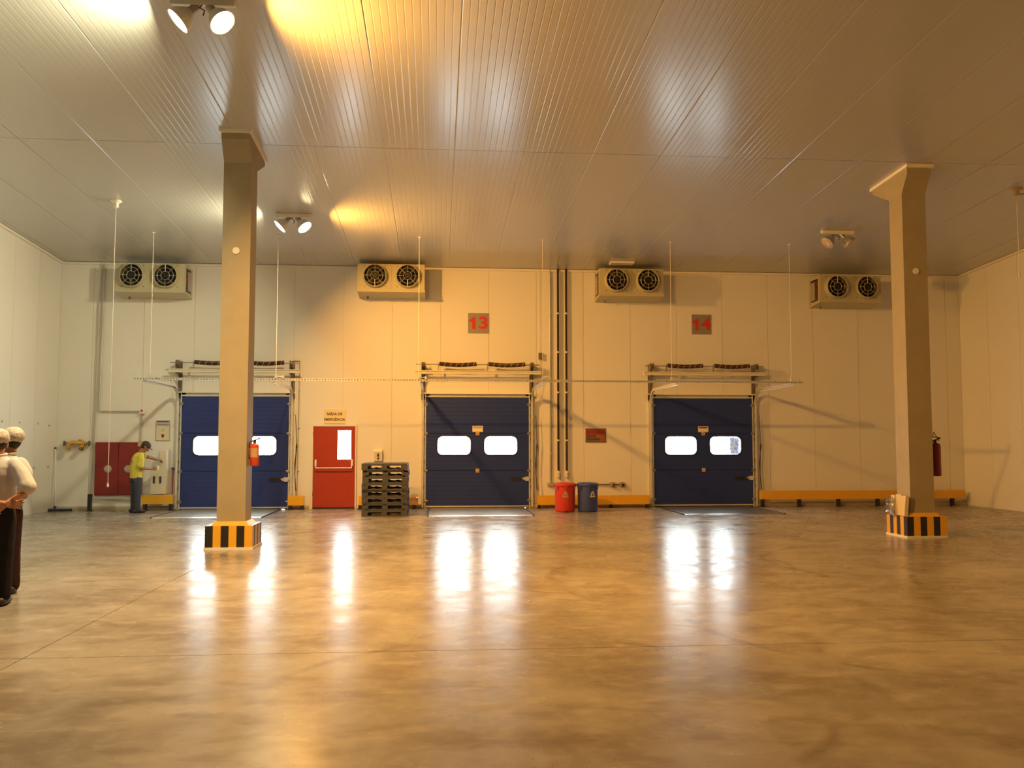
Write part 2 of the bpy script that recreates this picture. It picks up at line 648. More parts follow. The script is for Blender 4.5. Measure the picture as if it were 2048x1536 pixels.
wl = side_wall('wall_left', XL, -1)
wr = side_wall('wall_right', XR, 1)
for y, z in ((-2.62, 1.97), (-1.86, 1.97), (-0.98, 1.96), (-0.42, 1.93), (-1.95, 1.42), (-1.1, 1.0), (-0.4, 1.0), (-1.1, 0.72)):
    b = B()
    b.cyl((XL - 0.005, y, z), (XL + 0.012, y, z), 0.02, n=8)
    obj('bolt', b, M['steel'], wl)
wb = struct('wall_back')
b = B()
b.box(XL - 0.2, XR + 0.2, YB - 0.2, YB, -0.3, ceil_z(YB) + 0.3)
obj('backing', b, M['wall'], wb)

# ceiling: ribbed sandwich panels 1.1 m wide running away from the camera, butt seam on the column line
ce = struct('ceiling')
b = B()
b.prism([(0.2, ceil_z(0.2) + 0.007), (YB - 0.1, ceil_z(YB) + 0.007), (YB - 0.1, ceil_z(YB) + 0.25), (0.2, ceil_z(0.2) + 0.25)],
        lambda u, v: (XL - 0.2, u, v), lambda u, v: (XR + 0.2, u, v))
obj('backing', b, M['joint'], ce)


def ribbed(w, y0, y1):
    """panel 0..w with shallow V ribs, built at x = 0"""
    prof = [(0.0, 0.004), (0.010, 0.0)]
    n = 12
    for i in range(1, n):
        xx = w * i / n
        prof += [(xx - 0.009, 0), (xx - 0.002, 0.0009), (xx + 0.002, 0.0009), (xx + 0.009, 0)]
    prof += [(w - 0.010, 0), (w, 0.004)]
    b = B()
    A = [b.bm.verts.new((px, y0, ceil_z(y0) + dz)) for px, dz in prof]
    C = [b.bm.verts.new((px, y1, ceil_z(y1) + dz)) for px, dz in prof]
    for i in range(len(prof) - 1):
        b.bm.faces.new((A[i], A[i + 1], C[i + 1], C[i]))
    me = b.mesh('ceiling_panel', M['ceiling'])
    if me.polygons and me.polygons[2].normal.z > 0:
        me.flip_normals()
    return me


CW = 1.1
SEG = [(0.1, -7.555), (-7.565, -15.1), (-15.11, YB)]
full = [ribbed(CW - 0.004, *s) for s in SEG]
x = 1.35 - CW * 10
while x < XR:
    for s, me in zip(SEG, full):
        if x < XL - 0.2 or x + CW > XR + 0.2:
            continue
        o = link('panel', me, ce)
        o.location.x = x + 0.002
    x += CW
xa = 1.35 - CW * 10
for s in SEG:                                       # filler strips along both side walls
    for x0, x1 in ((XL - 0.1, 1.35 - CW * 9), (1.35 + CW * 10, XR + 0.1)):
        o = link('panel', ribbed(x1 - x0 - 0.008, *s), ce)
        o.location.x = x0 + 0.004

# trims where the walls meet the ceiling, low kerb along the far wall
for i, (p0, p1) in enumerate((((XL, -0.03, H0 - 0.03), (XR, -0.03, H0 - 0.03)), ((XL + 0.03, 0, ceil_z(0) - 0.03), (XL + 0.03, -20, ceil_z(-20) - 0.03)),
                              ((XR - 0.03, 0, ceil_z(0) - 0.03), (XR - 0.03, -20, ceil_z(-20) - 0.03)))):
    t = struct('trim_%d' % (i + 1))
    b = B()
    b.tube([p0, p1], 0.035, 4)
    obj('angle_strip', b, M['trim'], t)
kb = struct('baseboard_far')
edges = [XL] + [v for c in DOORS[:1] for v in (c - 1.3, c + 1.3)] + [RED_X - 0.56, RED_X + 0.56] + [v for c in DOORS[1:] for v in (c - 1.3, c + 1.3)] + [XR]
for a, c in zip(edges[::2], edges[1::2]):
    b = B()
    b.prism([(-0.10, 0.0), (-0.10, 0.05), (-0.06, 0.09), (0.0, 0.09), (0.0, 0.0)], lambda u, v, a=a: (a, u, v), lambda u, v, c=c: (c, u, v))
    obj('kerb', b, M['kerb'], kb)


# ------------------------------------------------------------------ ceiling lights (lamps and their light)
def lamp_light(name, loc, direction, col, power):
    l = bpy.data.lights.new(name, 'AREA')
    l.shape = 'DISK'
    l.size = 0.26
    l.color = col
    l.spread = math.radians(172 if col == WHITE_LAMP else 163)      # the reflector hides the burner beyond this
    l.energy = power
    o = bpy.data.objects.new(name, l)
    o.location = loc
    o.rotation_euler = Vector(direction).to_track_quat('-Z', 'Y').to_euler()
    COL.objects.link(o)
    return o


def fixture(x, y, label, lit, watt=1.0):
    z = ceil_z(y)
    t = thing('ceiling_light', label, 'lamp', (x, y, z), 0, 'twin head ceiling lights')
    b = B()
    b.box(-0.34, 0.34, -0.05, 0.05, -0.05, 0.0)
    b.box(-0.34, 0.34, -0.055, -0.045, -0.075, 0.0)
    obj('mounting_channel', b, M['trim'], t, bevel=0.004)
    b = B()
    b.tube([(0.0, -0.02, -0.05), (-0.03, -0.03, -0.1), (0.03, -0.05, -0.14), (0.01, -0.04, -0.19)], 0.008, 6)
    obj('cable', b, M['rubber'], t, True)
    for s, d, beam in ((-1, Vector((-0.68, -0.16, -0.70)), Vector((-0.73, -0.08, -0.66))), (1, Vector((0.58, -0.26, -0.74)), Vector((0.68, 0.07, -0.72)))):
        d.normalize()
        top = Vector((s * 0.06, -0.0, -0.065))
        b = B()
        b.cyl((s * 0.06, 0, -0.04), top, 0.02, n=8)
        b.cyl(top, top + d * 0.11, 0.045, 0.05)
        obj('lamp_gear', b, M['steel'], t, True)
        b = B()
        prof = [(q * 0.85, h * 0.85) for q, h in ((0.05, 0.12), (0.075, 0.14), (0.12, 0.19), (0.155, 0.26), (0.165, 0.32), (0.172, 0.335), (0.160, 0.33), (0.148, 0.265), (0.115, 0.2), (0.07, 0.15), (0.048, 0.135))]
        b.lathe(prof, top, d, 24, caps=False)
        obj('lamp_shade', b, M['galv'] if lit else M['grey_cover'], t, True)
        b = B()
        b.lathe([(q * 0.85, h * 0.85) for q, h in ((0.157, 0.318), (0.157, 0.326), (0.12, 0.345), (0.06, 0.356), (0.002, 0.36))], top, d, 24)
        lens = M['lens_off'] if not lit else (M['white_lens'] if s < 0 else M['sodium_lens'])
        obj('lens', b, lens, t, True)
        if lit:
            p = Vector((x, y, z)) + top + d * 0.32
            lamp_light('lamp_white' if s < 0 else 'lamp_sodium', p, beam, WHITE_LAMP if s < 0 else SODIUM_LAMP, (LAMP_W if s < 0 else SODIUM_W) * watt)
    return t


fixture(-2.57, -11.70, 'lit twin ceiling light at the top edge, nearest the camera', True, 1.45)
fixture(-2.79, -4.05, 'lit twin ceiling light just right of the left concrete column', True, 0.72)
fixture(8.27, -3.65, 'unlit twin ceiling light left of the right concrete column', False)


# portals at the panes: they only guide the sampling of the sky through these openings
for px, pz, pw, ph in [(c + q, 1.475, 0.80, 0.45) for c in DOORS for q in (-0.5575, 0.5525)] + [(RED_X + 0.235, 1.495, 0.33, 0.70)]:
    l = bpy.data.lights.new('sky_portal', 'AREA')
    l.shape = 'RECTANGLE'
    l.size, l.size_y = pw, ph
    l.cycles.is_portal = True
    o = bpy.data.objects.new('sky_portal', l)
    o.location = (px, -0.02, pz)
    o.rotation_euler = (-PI / 2, 0, 0)
    COL.objects.link(o)


# ------------------------------------------------------------------ concrete columns
def column(cx, cy, label, side):
    t = thing('concrete_column', label, 'column', (cx, cy, 0))
    zt = ceil_z(cy)
    b = B()
    hw = 0.205

    def ring(y0, y1, z0, z1):
        return [(-hw, y0, z0), (hw, y0, z0), (hw, y1, z1), (-hw, y1, z1)]
    top = lambda y: ceil_z(cy + y) - 0.012
    rings = [ring(-0.21, 0.21, 0.36, 0.36), ring(-0.21, 0.21, zt - 0.42, zt - 0.42), ring(-0.40, 0.78, zt - 0.12, zt - 0.16), ring(-0.40, 0.78, top(-0.4), top(0.78))]
    b.rings(rings)
    obj('shaft', b, M['concrete'], t, bevel=0.012)
    b = B()
    for y in (-0.42, 0.80):
        b.box(-hw - 0.005, hw + 0.005, y - 0.03, y + 0.03, ceil_z(cy + y) - 0.05, ceil_z(cy + y) + 0.01)
    for sx in (-1, 1):
        b.prism([(-0.45, 0), (0.83, 0), (0.83, 1), (-0.45, 1)],
                lambda u, v, sx=sx: (sx * hw, u, ceil_z(cy + u) - 0.05 + 0.06 * v), lambda u, v, sx=sx: (sx * (hw + 0.03), u, ceil_z(cy + u) - 0.05 + 0.06 * v))
    obj('sealing_trim', b, M['trim'], t)
    # striped base block, six painted bands to a face
    b = B()
    w, z0, z1 = 0.335, 0.035, 0.345
    for k, (ox, oy, ux, uy) in enumerate(((-w, -w, 1, 0), (w, -w, 0, 1), (w, w, -1, 0), (-w, w, 0, -1))):
        for i in range(6):
            a, c = 2 * w * i / 6, 2 * w * (i + 1) / 6
            b.face([(ox + ux * a, oy + uy * a, z0), (ox + ux * c, oy + uy * c, z0), (ox + ux * c, oy + uy * c, z1), (ox + ux * a, oy + uy * a, z1)], (i + (1 if k % 2 else 0)) % 2)
    b.face([(-w, -w, z1), (w, -w, z1), (w, w, z1), (-w, w, z1)], 1)
    obj('striped_base', b, [M['black'], M['yellow']], t)
    b = B()
    b.rings([[(sx * q, sy * q, z) for sx, sy in ((-1, -1), (1, -1), (1, 1), (-1, 1))] for q, z in ((0.27, 0.345), (0.225, 0.40))])
    obj('base_chamfer', b, M['yellow'], t)
    b = B()
    b.box(-w - 0.012, w + 0.012, -w - 0.012, w + 0.012, 0.0, 0.036)
    obj('skirt', b, M['white_paint'], t)
    b = B()
    b.cyl((0.0, -0.225, 4.40), (0.0, -0.205, 4.40), 0.052, n=20)
    obj('white_disc', b, M['white_paint'], t)
    return t


column(-3.0, -7.73, 'left concrete column with striped base in front of first blue dock door', 1)
column(7.93, -7.04, 'right concrete column with striped base and wrapped sheets leaning on it', -1)


# ------------------------------------------------------------------ dock doors
HW, DT = 1.215, 2.615


def dock_door(idx, cx):
    d = struct('door_%d' % (idx + 1), (cx, 0, 0))
    z = [0.055, 0.885, 1.765, DT]
    wins = [(-0.95, -0.165), (0.16, 0.945)]
    for i in range(3):
        b = B()
        z0, z1 = z[i] + (0.005 if i else 0), z[i + 1] - 0.005
        outer = [(-HW, z0), (HW, z0), (HW, z1), (-HW, z1)]
        holes = [rrect(a, c, 1.255, 1.695, 0.12) for a, c in wins] if i == 1 else []
        b.holed(outer, holes, -0.078, -0.038)
        if i:
            b.box(-HW, HW, -0.045, -0.036, z0 - 0.05, z0 + 0.02)
        sec = obj('section', b, M['blue_door'], d)
        if i == 1:
            for a, c in wins:
                b = B()
                b.holed(rrect(a - 0.02, c + 0.02, 1.235, 1.715, 0.135), [rrect(a + 0.006, c - 0.006, 1.261, 1.689, 0.115)], -0.088, -0.030)
                obj('window_gasket', b, M['rubber'], sec)
                b = B()
                b.prism(rrect(a, c, 1.255, 1.695, 0.12), lambda u, v: (u, -0.060, v), lambda u, v: (u, -0.054, v))
                obj('window_pane', b, M['glass'], sec)
        if i == 2:
            b = B()
            b.box(-0.125, 0.125, -0.083, -0.077, 1.80, 1.945)
            st = obj('warning_sticker', b, M['white_paint'], sec, label='white warning sticker with a red band')
            b = B()
            b.box(-0.105, 0.105, -0.085, -0.082, 1.89, 1.925)
            obj('red_band', b, M['sign_red'] if idx == 2 else M['tan'], sec)
    # end hinges with rollers, centre hinges
    for zz in (0.18, 0.885, 1.765, 2.45):
        for s in (-1, 1):
            b = B()
            b.box(s * (HW + 0.015) - 0.035, s * (HW + 0.015) + 0.035, -0.094, -0.079, zz - 0.035, zz + 0.03)
            b.cyl((s * (HW - 0.04), -0.10, zz), (s * (HW + 0.085), -0.10, zz), 0.012, n=8)
            b.cyl((s * (HW + 0.06), -0.10, zz), (s * (HW + 0.088), -0.10, zz), 0.026, n=12)
            obj('roller_hinge', b, M['steel'], d)
    for zz in (0.885, 1.765):
        b = B()
        b.box(-0.045, 0.04, -0.094, -0.078, zz - 0.045, zz + 0.045)
        b.cyl((-0.05, -0.094, zz), (0.045, -0.094, zz), 0.014, n=8)
        obj('centre_hinge', b, M['tan'], d)
    b = B()
    b.box(-HW, HW, -0.088, -0.032, 0.03, 0.058)
    obj('bottom_rail', b, M['galv'], d)
    b = B()
    b.box(-HW, HW, -0.078, -0.045, 0.0185 if idx == 2 else 0.010, 0.031)
    if idx == 2:
        b.box(-HW, HW, -0.07, -0.05, 0.0, 0.02)
    obj('bottom_seal', b, M['rubber'], d)
    b = B()
    b.holed(rrect(0.78, 1.02, 0.645, 0.725, 0.03), [rrect(0.80, 1.0, 0.66, 0.71, 0.02)], -0.095, -0.078)
    b.box(0.80, 1.0, -0.079, -0.077, 0.66, 0.71)
    obj('pull_handle', b, M['rubber'], d)
    b = B()
    b.box(1.13, 1.225, -0.125, -0.078, 0.64, 0.74)
    b.cyl((1.06, -0.11, 0.70), (1.30, -0.11, 0.70), 0.012, n=8)
    b.box(1.09, 1.12, -0.13, -0.1, 0.66, 0.72)
    obj('slide_latch', b, M['galv'], d)
    # jambs and head
    for s in (-1, 1):
        b = B()
        x0, x1 = sorted((s * 1.15, s * 1.335))
        b.box(x0, x1, -0.036, 0.012, 0.0, 2.70)
        x0, x1 = sorted((s * 1.225, s * 1.25))
        b.box(x0, x1, -0.085, -0.036, 0.0, 2.70)
        obj('jamb', b, M['galv'], d)
    b = B()
    b.box(-1.335, 1.335, -0.036, 0.012, 2.56, 2.70)
    b.box(-1.25, 1.25, -0.09, -0.036, 2.625, 2.655)
    obj('head_rail', b, M['galv'], d)
    b = B()
    b.box(-1.27, 1.27, -0.13, 0.0, 2.70, 2.725)
    obj('head_flashing', b, M['white_paint'], d)
    # tracks: up the jamb, round the bend and out to the hanging beam
    for s in (-1, 1):
        b = B()
        path = [(-0.10, 0.02), (-0.10, 2.42)]
        for k in range(1, 9):
            a = PI / 2 * k / 8
            path.append((-0.10 - 0.38 * (1 - math.cos(a)), 2.42 + 0.38 * math.sin(a)))
        path.append((-2.58, 2.815))
        # C section: back web and two lips, swept along the path
        sec = [(0.0, -0.032), (0.0, 0.032), (-0.045, 0.032), (-0.045, 0.020), (-0.038, 0.020), (-0.038, 0.026), (-0.006, 0.026), (-0.006, -0.026), (-0.038, -0.026), (-0.038, -0.020), (-0.045, -0.020), (-0.045, -0.032)]
        rings = []
        for i, (py, pz) in enumerate(path):
            q0 = Vector(path[max(i - 1, 0)])
            q1 = Vector(path[min(i + 1, len(path) - 1)])
            tt = (q1 - q0).normalized()
            nn = Vector((-tt.y, tt.x))
            rings.append([(s * (HW + 0.105) + s * u, py + nn.x * v, pz + nn.y * v) for u, v in sec])
        b.rings(rings)
        obj('track', b, M['galv'], d)
        for zz in (0.5, 1.1, 1.62, 2.2):
            b = B()
            b.box(s * (HW + 0.07) - 0.03, s * (HW + 0.07) + 0.035, -0.095, -0.03, zz - 0.03, zz + 0.03)
            obj('track_bracket', b, M['steel'], d)
    # pull rope tied beside the right jamb
    b = B()
    zk = [2.2, 1.55, 1.45, 1.3, 1.05, 0.8, 0.42]
    b.tube([(1.40 + 0.018 * math.sin(5 * zz), -0.12, zz) for zz in zk], [0.007, 0.007, 0.02, 0.008, 0.016, 0.007, 0.012], 6)
    obj('pull_rope', b, M['rubber'], d, True)
    # daylight threshold strip under the leaf
    return d


door_objs = [dock_door(i, c) for i, c in enumerate(DOORS)]
b = B()
n = 9
rs = random.Random(3)
gridv = [[b.bm.verts.new((0.70 + 0.235 * i / n, 0.06 + rs.uniform(-0.02, 0.02), 1.27 + 0.40 * k / n)) for i in range(n + 1)] for k in range(n + 1)]
for k in range(n):
    for i in range(n):
        b.bm.faces.new((gridv[k][i], gridv[k][i + 1], gridv[k + 1][i + 1], gridv[k + 1][i]))
obj('plastic_sheet', b, M['sheet'], door_objs[2], label='crumpled grey plastic sheet behind right pane')

# dock plates in the floor before each door
for i, (cx, tint) in enumerate(zip(DOORS, (0, 0, 1))):
    t = thing('dock_plate', ('steel dock plate in the floor before first blue door, behind left column', 'shiny steel dock plate in the floor before the middle blue door',
                             'dull brown dock plate in the floor before the rightmost blue door')[i], 'dock plate', (cx - 0.03, 0, 0))
    b = B()
    b.box(-1.10, 1.10, -2.35, -0.13, 0.001, 0.014)
    for k in range(14):
        b.box(-1.04, 1.04, -2.25 + k * 0.155, -2.23 + k * 0.155, 0.013, 0.017)
    obj('deck', b, M['plate'] if tint else M['steel'], t)
    b = B()
    b.prism([(-2.35, 0.001), (-2.35, 0.014), (-2.42, 0.002)], lambda u, v: (-1.10, u, v), lambda u, v: (1.10, u, v))
    obj('lip', b, M['galv'] if not tint else M['plate'], t)
    for s in (-1, 1):
        b = B()
        b.box(s * 1.115 - 0.015, s * 1.115 + 0.015, -2.42, -0.13, 0.0005, 0.02)
        obj('edge_angle', b, M['rubber'], t)


# ------------------------------------------------------------------ torsion spring shafts over the doors
def spring_shaft(cx, label):
    t = thing('spring_shaft', label, 'spring shaft', (cx, 0, 0))
    b = B()
    b.box(-1.49, 1.50, -0.27, -0.21, 3.165, 3.245)
    b.box(-1.49, 1.50, -0.29, -0.27, 3.225, 3.245)
    obj('header_beam', b, M['cream'], t, bevel=0.004)
    b = B()
    b.cyl((-1.46, -0.25, 3.39), (1.47, -0.25, 3.39), 0.013, n=8)
    obj('shaft', b, M['steel'], t, True)
    for x0, x1 in ((-0.91, -0.04), (0.25, 1.12)):
        b = B()
        k = 26
        pts = [(x0 + (x1 - x0) * i / k, -0.25, 3.405 - 0.028 * math.sin(PI * i / k)) for i in range(k + 1)]
        # close-wound coil: radius ripples along the axis
        fine = []
        rad = []
        for i in range(k * 4 + 1):
            u = i / (k * 4)
            fine.append((x0 + (x1 - x0) * u, -0.25, 3.405 - 0.028 * math.sin(PI * u)))
            rad.append(0.047 + (0.004 if i % 2 else 0.0))
        b.tube(fine, rad, 14)
        sp = obj('spring', b, M['spring'], t, True)
        b = B()
        pts = []
        for i in range(0, 121):
            u = i / 120
            a = 2 * PI * 6 * u
            pts.append((x0 + 0.02 + (x1 - x0 - 0.04) * u, -0.25 + 0.048 * math.sin(a), 3.405 - 0.028 * math.sin(PI * u) + 0.048 * math.cos(a)))
        b.tube(pts, 0.006, 5)
        obj('paint_stripe', b, M['tan'], sp)
        b = B()
        b.cyl((x0 - 0.03, -0.25, 3.395), (x0 + 0.02, -0.25, 3.395), 0.04, n=12)
        b.box(x0 - 0.04, x0 - 0.015, -0.26, -0.22, 3.24, 3.40)
        obj('winding_cone', b, M['steel'], t, True)
    for s in (-1, 1):
        x = s * 1.29
        b = B()
        b.lathe([(0.03, -0.035), (0.075, -0.035), (0.075, -0.028), (0.06, -0.022), (0.052, 0.022), (0.075, 0.028), (0.075, 0.035), (0.03, 0.035)], (x, -0.25, 3.385), (1, 0, 0), 18)
        obj('cable_drum', b, M['dark_steel'], t, True)
        b = B()
        b.box(x - 0.045, x + 0.045, -0.02, -0.001, 2.74, 3.44)
        b.box(x - 0.045, x - 0.035, -0.26, -0.001, 3.15, 3.44)
        b.box(x - 0.04, x + 0.04, -0.21, -0.02, 3.14, 3.165)
        b.prism([(-0.02, 2.80), (-0.02, 3.14), (-0.21, 3.14)], lambda u, v, x=x: (x - 0.006, u, v), lambda u, v, x=x: (x + 0.006, u, v))
        obj('wall_bracket', b, M['dark_steel'], t)
        b = B()
        b.cyl((s * 1.335, -0.29, 3.36), (s * 1.335, -0.115, 2.50), 0.004, n=5)
        obj('lift_cable', b, M['steel'], t)
    return t


ss = spring_shaft(DOORS[0], 'torsion spring shaft above the blue door behind the left column')
dup(ss, (DOORS[1], 0, 0), 'torsion spring shaft above the middle blue dock door')
dup(ss, (DOORS[2], 0, 0), 'torsion spring shaft above the rightmost blue dock door')

# suspended perforated beam carrying the ends of the door tracks
t = thing('suspended_beam', 'long perforated steel beam hung across the three blue doors', 'beam', (0, -2.6, 0))
b = B()
b.box(-6.2, 7.9, -0.02, 0.02, 2.862, 2.872)
b.box(-6.2, 7.9, -0.02, 0.02, 2.825, 2.835)
x = -6.2
while x < 7.9:
    b.box(x, x + 0.03, -0.02, -0.012, 2.834, 2.863)
    x += 0.06
b.box(-6.2, 7.9, 0.012, 0.02, 2.834, 2.863)
obj('channel', b, M['galv'], t)
for x in (-5.86, -3.33, -0.40, 2.22, 5.0, 7.65):
    b = B()
    zt = ceil_z(-2.6)
    b.cyl((x, 0, 2.87), (x, 0, zt), 0.005, n=6)
    rod = obj('hanger_rod', b, M['trim'], t)
    b = B()
    b.box(x - 0.025, x + 0.025, -0.025, 0.025, zt - 0.012, zt + 0.006)
    obj('ceiling_plate', b, M['trim'], rod)
    b = B()
    b.box(x - 0.02, x + 0.02, -0.03, 0.03, 2.872, 2.93)
    b.cyl((x - 0.03, -0.025, 2.915), (x + 0.17, -0.025, 2.905), 0.008, n=6)
    b.box(x + 0.13, x + 0.17, -0.035, -0.015, 2.872, 2.93)
    obj('clamp', b, M['galv'], rod)


# ------------------------------------------------------------------ emergency door
d = struct('door_4', (RED_X, 0, 0))
b = B()
b.holed([(-0.485, 0.04), (0.485, 0.04), (0.485, 1.929), (-0.485, 1.929)], [[(0.075, 1.15), (0.395, 1.15), (0.395, 1.84), (0.075, 1.84)]], -0.045, -0.005)
leaf = obj('leaf', b, M['red_door'], d)
b = B()
b.prism([(0.075, 1.15), (0.395, 1.15), (0.395, 1.84), (0.075, 1.84)], lambda u, v: (u, -0.03, v), lambda u, v: (u, -0.024, v))
obj('window_pane', b, M['glass'], leaf)
b = B()
b.holed([(0.06, 1.135), (0.41, 1.135), (0.41, 1.855), (0.06, 1.855)], [[(0.08, 1.155), (0.39, 1.155), (0.39, 1.835), (0.08, 1.835)]], -0.052, -0.044)
obj('window_bead', b, M['red_door'], leaf)
b = B()
b.box(-0.485, 0.485, -0.048, -0.044, 0.86, 0.868)
obj('seam_strip', b, M['dark_red'], leaf)
b = B()
for s in (-1, 1):
    b.box(s * 0.42 - 0.022, s * 0.42 + 0.022, -0.10, -0.045, 1.0, 1.15)
    b.tube([(s * 0.42, -0.10, 1.03), (s * 0.415, -0.12, 0.99), (s * 0.40, -0.125, 0.955)], 0.013, 8)
b.cyl((-0.42, -0.125, 0.955), (0.42, -0.125, 0.955), 0.014, n=10)
obj('panic_bar', b, M['white_paint'], leaf, True, label='white U-shaped panic bar')
for zz in (0.35, 1.75):
    b = B()
    b.cyl((-0.487, -0.05, zz - 0.05), (-0.487, -0.05, zz + 0.05), 0.012, n=8)
    obj('hinge', b, M['dark_steel'], leaf)
for s, wdt in ((-1, 0.075), (1, 0.03)):
    b = B()
    x0, x1 = sorted((s * 0.488, s * (0.488 + wdt)))
    b.box(x0, x1, -0.06, 0.012, 0.0, 1.965)
    b.box(min(s * 0.455, s * 0.488), max(s * 0.455, s * 0.488), -0.004, 0.012, 0.0, 1.93)
    obj('jamb', b, M['white_paint'], d)
b = B()
b.box(-0.488, 0.488, -0.055, 0.012, 1.93, 1.965)
obj('head_rail', b, M['white_paint'], d)
b = B()
b.box(-0.485, 0.485, -0.06, 0.05, 0.0, 0.0385)
obj('threshold', b, M['rubber'], d)


# ------------------------------------------------------------------ evaporators under the ceiling
def evaporator(x, z0, label, coil=1, tray=False):
    """x, z0 = centre of the front face bottom; casing 1.5 x 0.65 x 0.65, back on the wall"""
    t = thing('evaporator_unit', label, 'evaporator', (x, 0, z0))
    hw, dp, h = 0.765, 0.65, 0.655
    b = B()
    b.box(-hw, hw, -dp, -0.002, 0.02, h)
    obj('casing', b, M['beige_metal'], t, bevel=0.012)
    b = B()
    b.prism([(-dp - 0.02, 0.05), (-dp - 0.02, 0.0), (-0.05, -0.055), (-0.005, -0.055), (-0.005, 0.02), (-dp + 0.01, 0.03), (-dp + 0.01, 0.05)],
            lambda u, v: (-hw - 0.015, u, v), lambda u, v: (hw + 0.015, u, v))
    obj('drip_tray', b, M['beige_metal'], t)
    b = B()
    b.cyl((-hw * 0.75, -0.22, -0.03), (-hw * 0.75, -0.22, -0.10), 0.02, n=8)
    obj('drain_spout', b, M['dark_steel'], t)
    b = B()
    b.box(-0.005, 0.005, -dp - 0.003, -dp + 0.002, 0.05, h - 0.02)
    obj('casing_seam', b, M['grey_ink'], t)
    for s in (-1, 1):
        fx, fz = s * 0.375 + 0.0, 0.37
        b = B()
        R = 0.262
        b.lathe([(R + 0.025, 0.0), (R + 0.018, 0.03), (R + 0.004, 0.11), (R, 0.125), (R - 0.012, 0.125), (R - 0.008, 0.02), (R - 0.004, -0.02)], (fx, -dp, fz), (0, -1, 0), 28, caps=False)
        sh = obj('fan_shroud', b, M['beige_metal'], t, True)
        b = B()
        b.cyl((fx, -dp - 0.006, fz), (fx, -dp - 0.002, fz), R - 0.004, n=28)
        obj('fan_shade_disc', b, M['fan_dark'], sh)  # flat black disc; the shade inside the fan opening is put into its colour
        b = B()
        for k in range(5):
            a = 2 * PI * k / 5 + 0.4 * s
            ca, sa = math.cos(a), math.sin(a)
            P = []
            for r_, w_, tw in ((0.06, 0.05, 0.03), (0.15, 0.10, 0.03), (0.235, 0.13, 0.02)):
                P.append([(r_, -w_ / 2, -tw), (r_, w_ / 2, tw)])
            for (p0, p1), (q0, q1) in zip(P, P[1:]):
                b.face([(fx + ca * u - sa * v, -dp - 0.045 + w, fz + sa * u + ca * v) for u, v, w in (p0, p1, q1, q0)])
        obj('fan_blades', b, M['fan_dark'], sh)
        b = B()
        for r_ in (0.095, 0.18):
            b.tube([(fx + r_ * math.cos(2 * PI * j / 24), -dp - 0.115, fz + r_ * math.sin(2 * PI * j / 24)) for j in range(24)], 0.007, 5, closed=True)
        for k in range(8):
            a = PI / 4 * k + PI / 2
            b.cyl((fx + 0.085 * math.cos(a), -dp - 0.115, fz + 0.085 * math.sin(a)), (fx + 0.255 * math.cos(a), -dp - 0.115, fz + 0.255 * math.sin(a)), 0.008 if k % 4 == 0 else 0.006, n=5)
        obj('fan_guard', b, M['guard'], sh)
        b = B()
        b.cyl((fx, -dp - 0.118, fz), (fx, -dp - 0.05, fz), 0.068, n=16)
        obj('motor_hub', b, M['fan_dark'], sh)
        for ax, az in ((0.24, 0.24), (0.24, -0.24), (-0.24, 0.24), (-0.24, -0.24)):
            b = B()
            b.cyl((fx + ax, -dp - 0.008, fz + az), (fx + ax, -dp, fz + az), 0.013, n=8)
            obj('screw', b, M['dark_steel'], sh)
    # coil end on the side that the camera sees
    s = coil
    b = B()
    b.box(min(s * hw, s * (hw + 0.004)), max(s * hw, s * (hw + 0.004)), -0.54, -0.12, 0.06, h - 0.06)
    end = obj('coil_recess', b, M['fan_dark'], t)
    b = B()
    b.box(min(s * (hw + 0.003), s * (hw + 0.012)), max(s * (hw + 0.003), s * (hw + 0.012)), -0.36, -0.14, 0.09, h - 0.12)
    obj('header_plate', b, M['grey_cover'], end)
    for k in range(9):
        b = B()
        zz = 0.10 + k * 0.05
        b.tube([(s * (hw + 0.004), -0.50, zz), (s * (hw + 0.03), -0.49, zz), (s * (hw + 0.03), -0.41, zz + 0.02), (s * (hw + 0.004), -0.40, zz + 0.02)], 0.008, 6)
        obj('coil_bend', b, M['copper'], end, True)
    for y in (-0.60, -0.06):
        b = B()
        b.box(min(s * hw, s * (hw + 0.02)), max(s * hw, s * (hw + 0.02)), y - 0.03, y + 0.03, 0.03, h - 0.01)
        obj('side_flange', b, M['beige_metal'], t)
    for x_ in (-0.6, 0.6):
        b = B()
        b.cyl((x_, -0.33, h - 0.01), (x_, -0.33, ceil_z(-0.33) - z0), 0.01, n=6)
        obj('hanger_bolt', b, M['steel'], t)
    if tray:
        b = B()
        zc = ceil_z(-0.9) - z0
        b.box(-0.55, 0.0, -0.95, -0.68, zc - 0.05, zc - 0.005)
        obj('access_plate', b, M['trim'], t, bevel=0.008, label='pale plate between casing and ceiling')
    return t


evaporator(-6.53, 4.95, 'cream twin fan evaporator at far left, over the red hose cabinet', 1)
evaporator(-1.08, 5.03, 'cream twin fan evaporator above the red emergency door and pallets', -1)
evaporator(4.58, 5.01, 'cream twin fan evaporator left above the number 14 plate', -1, True)
evaporator(9.96, 4.93, 'cream twin fan evaporator at far right, beside the right column', -1)


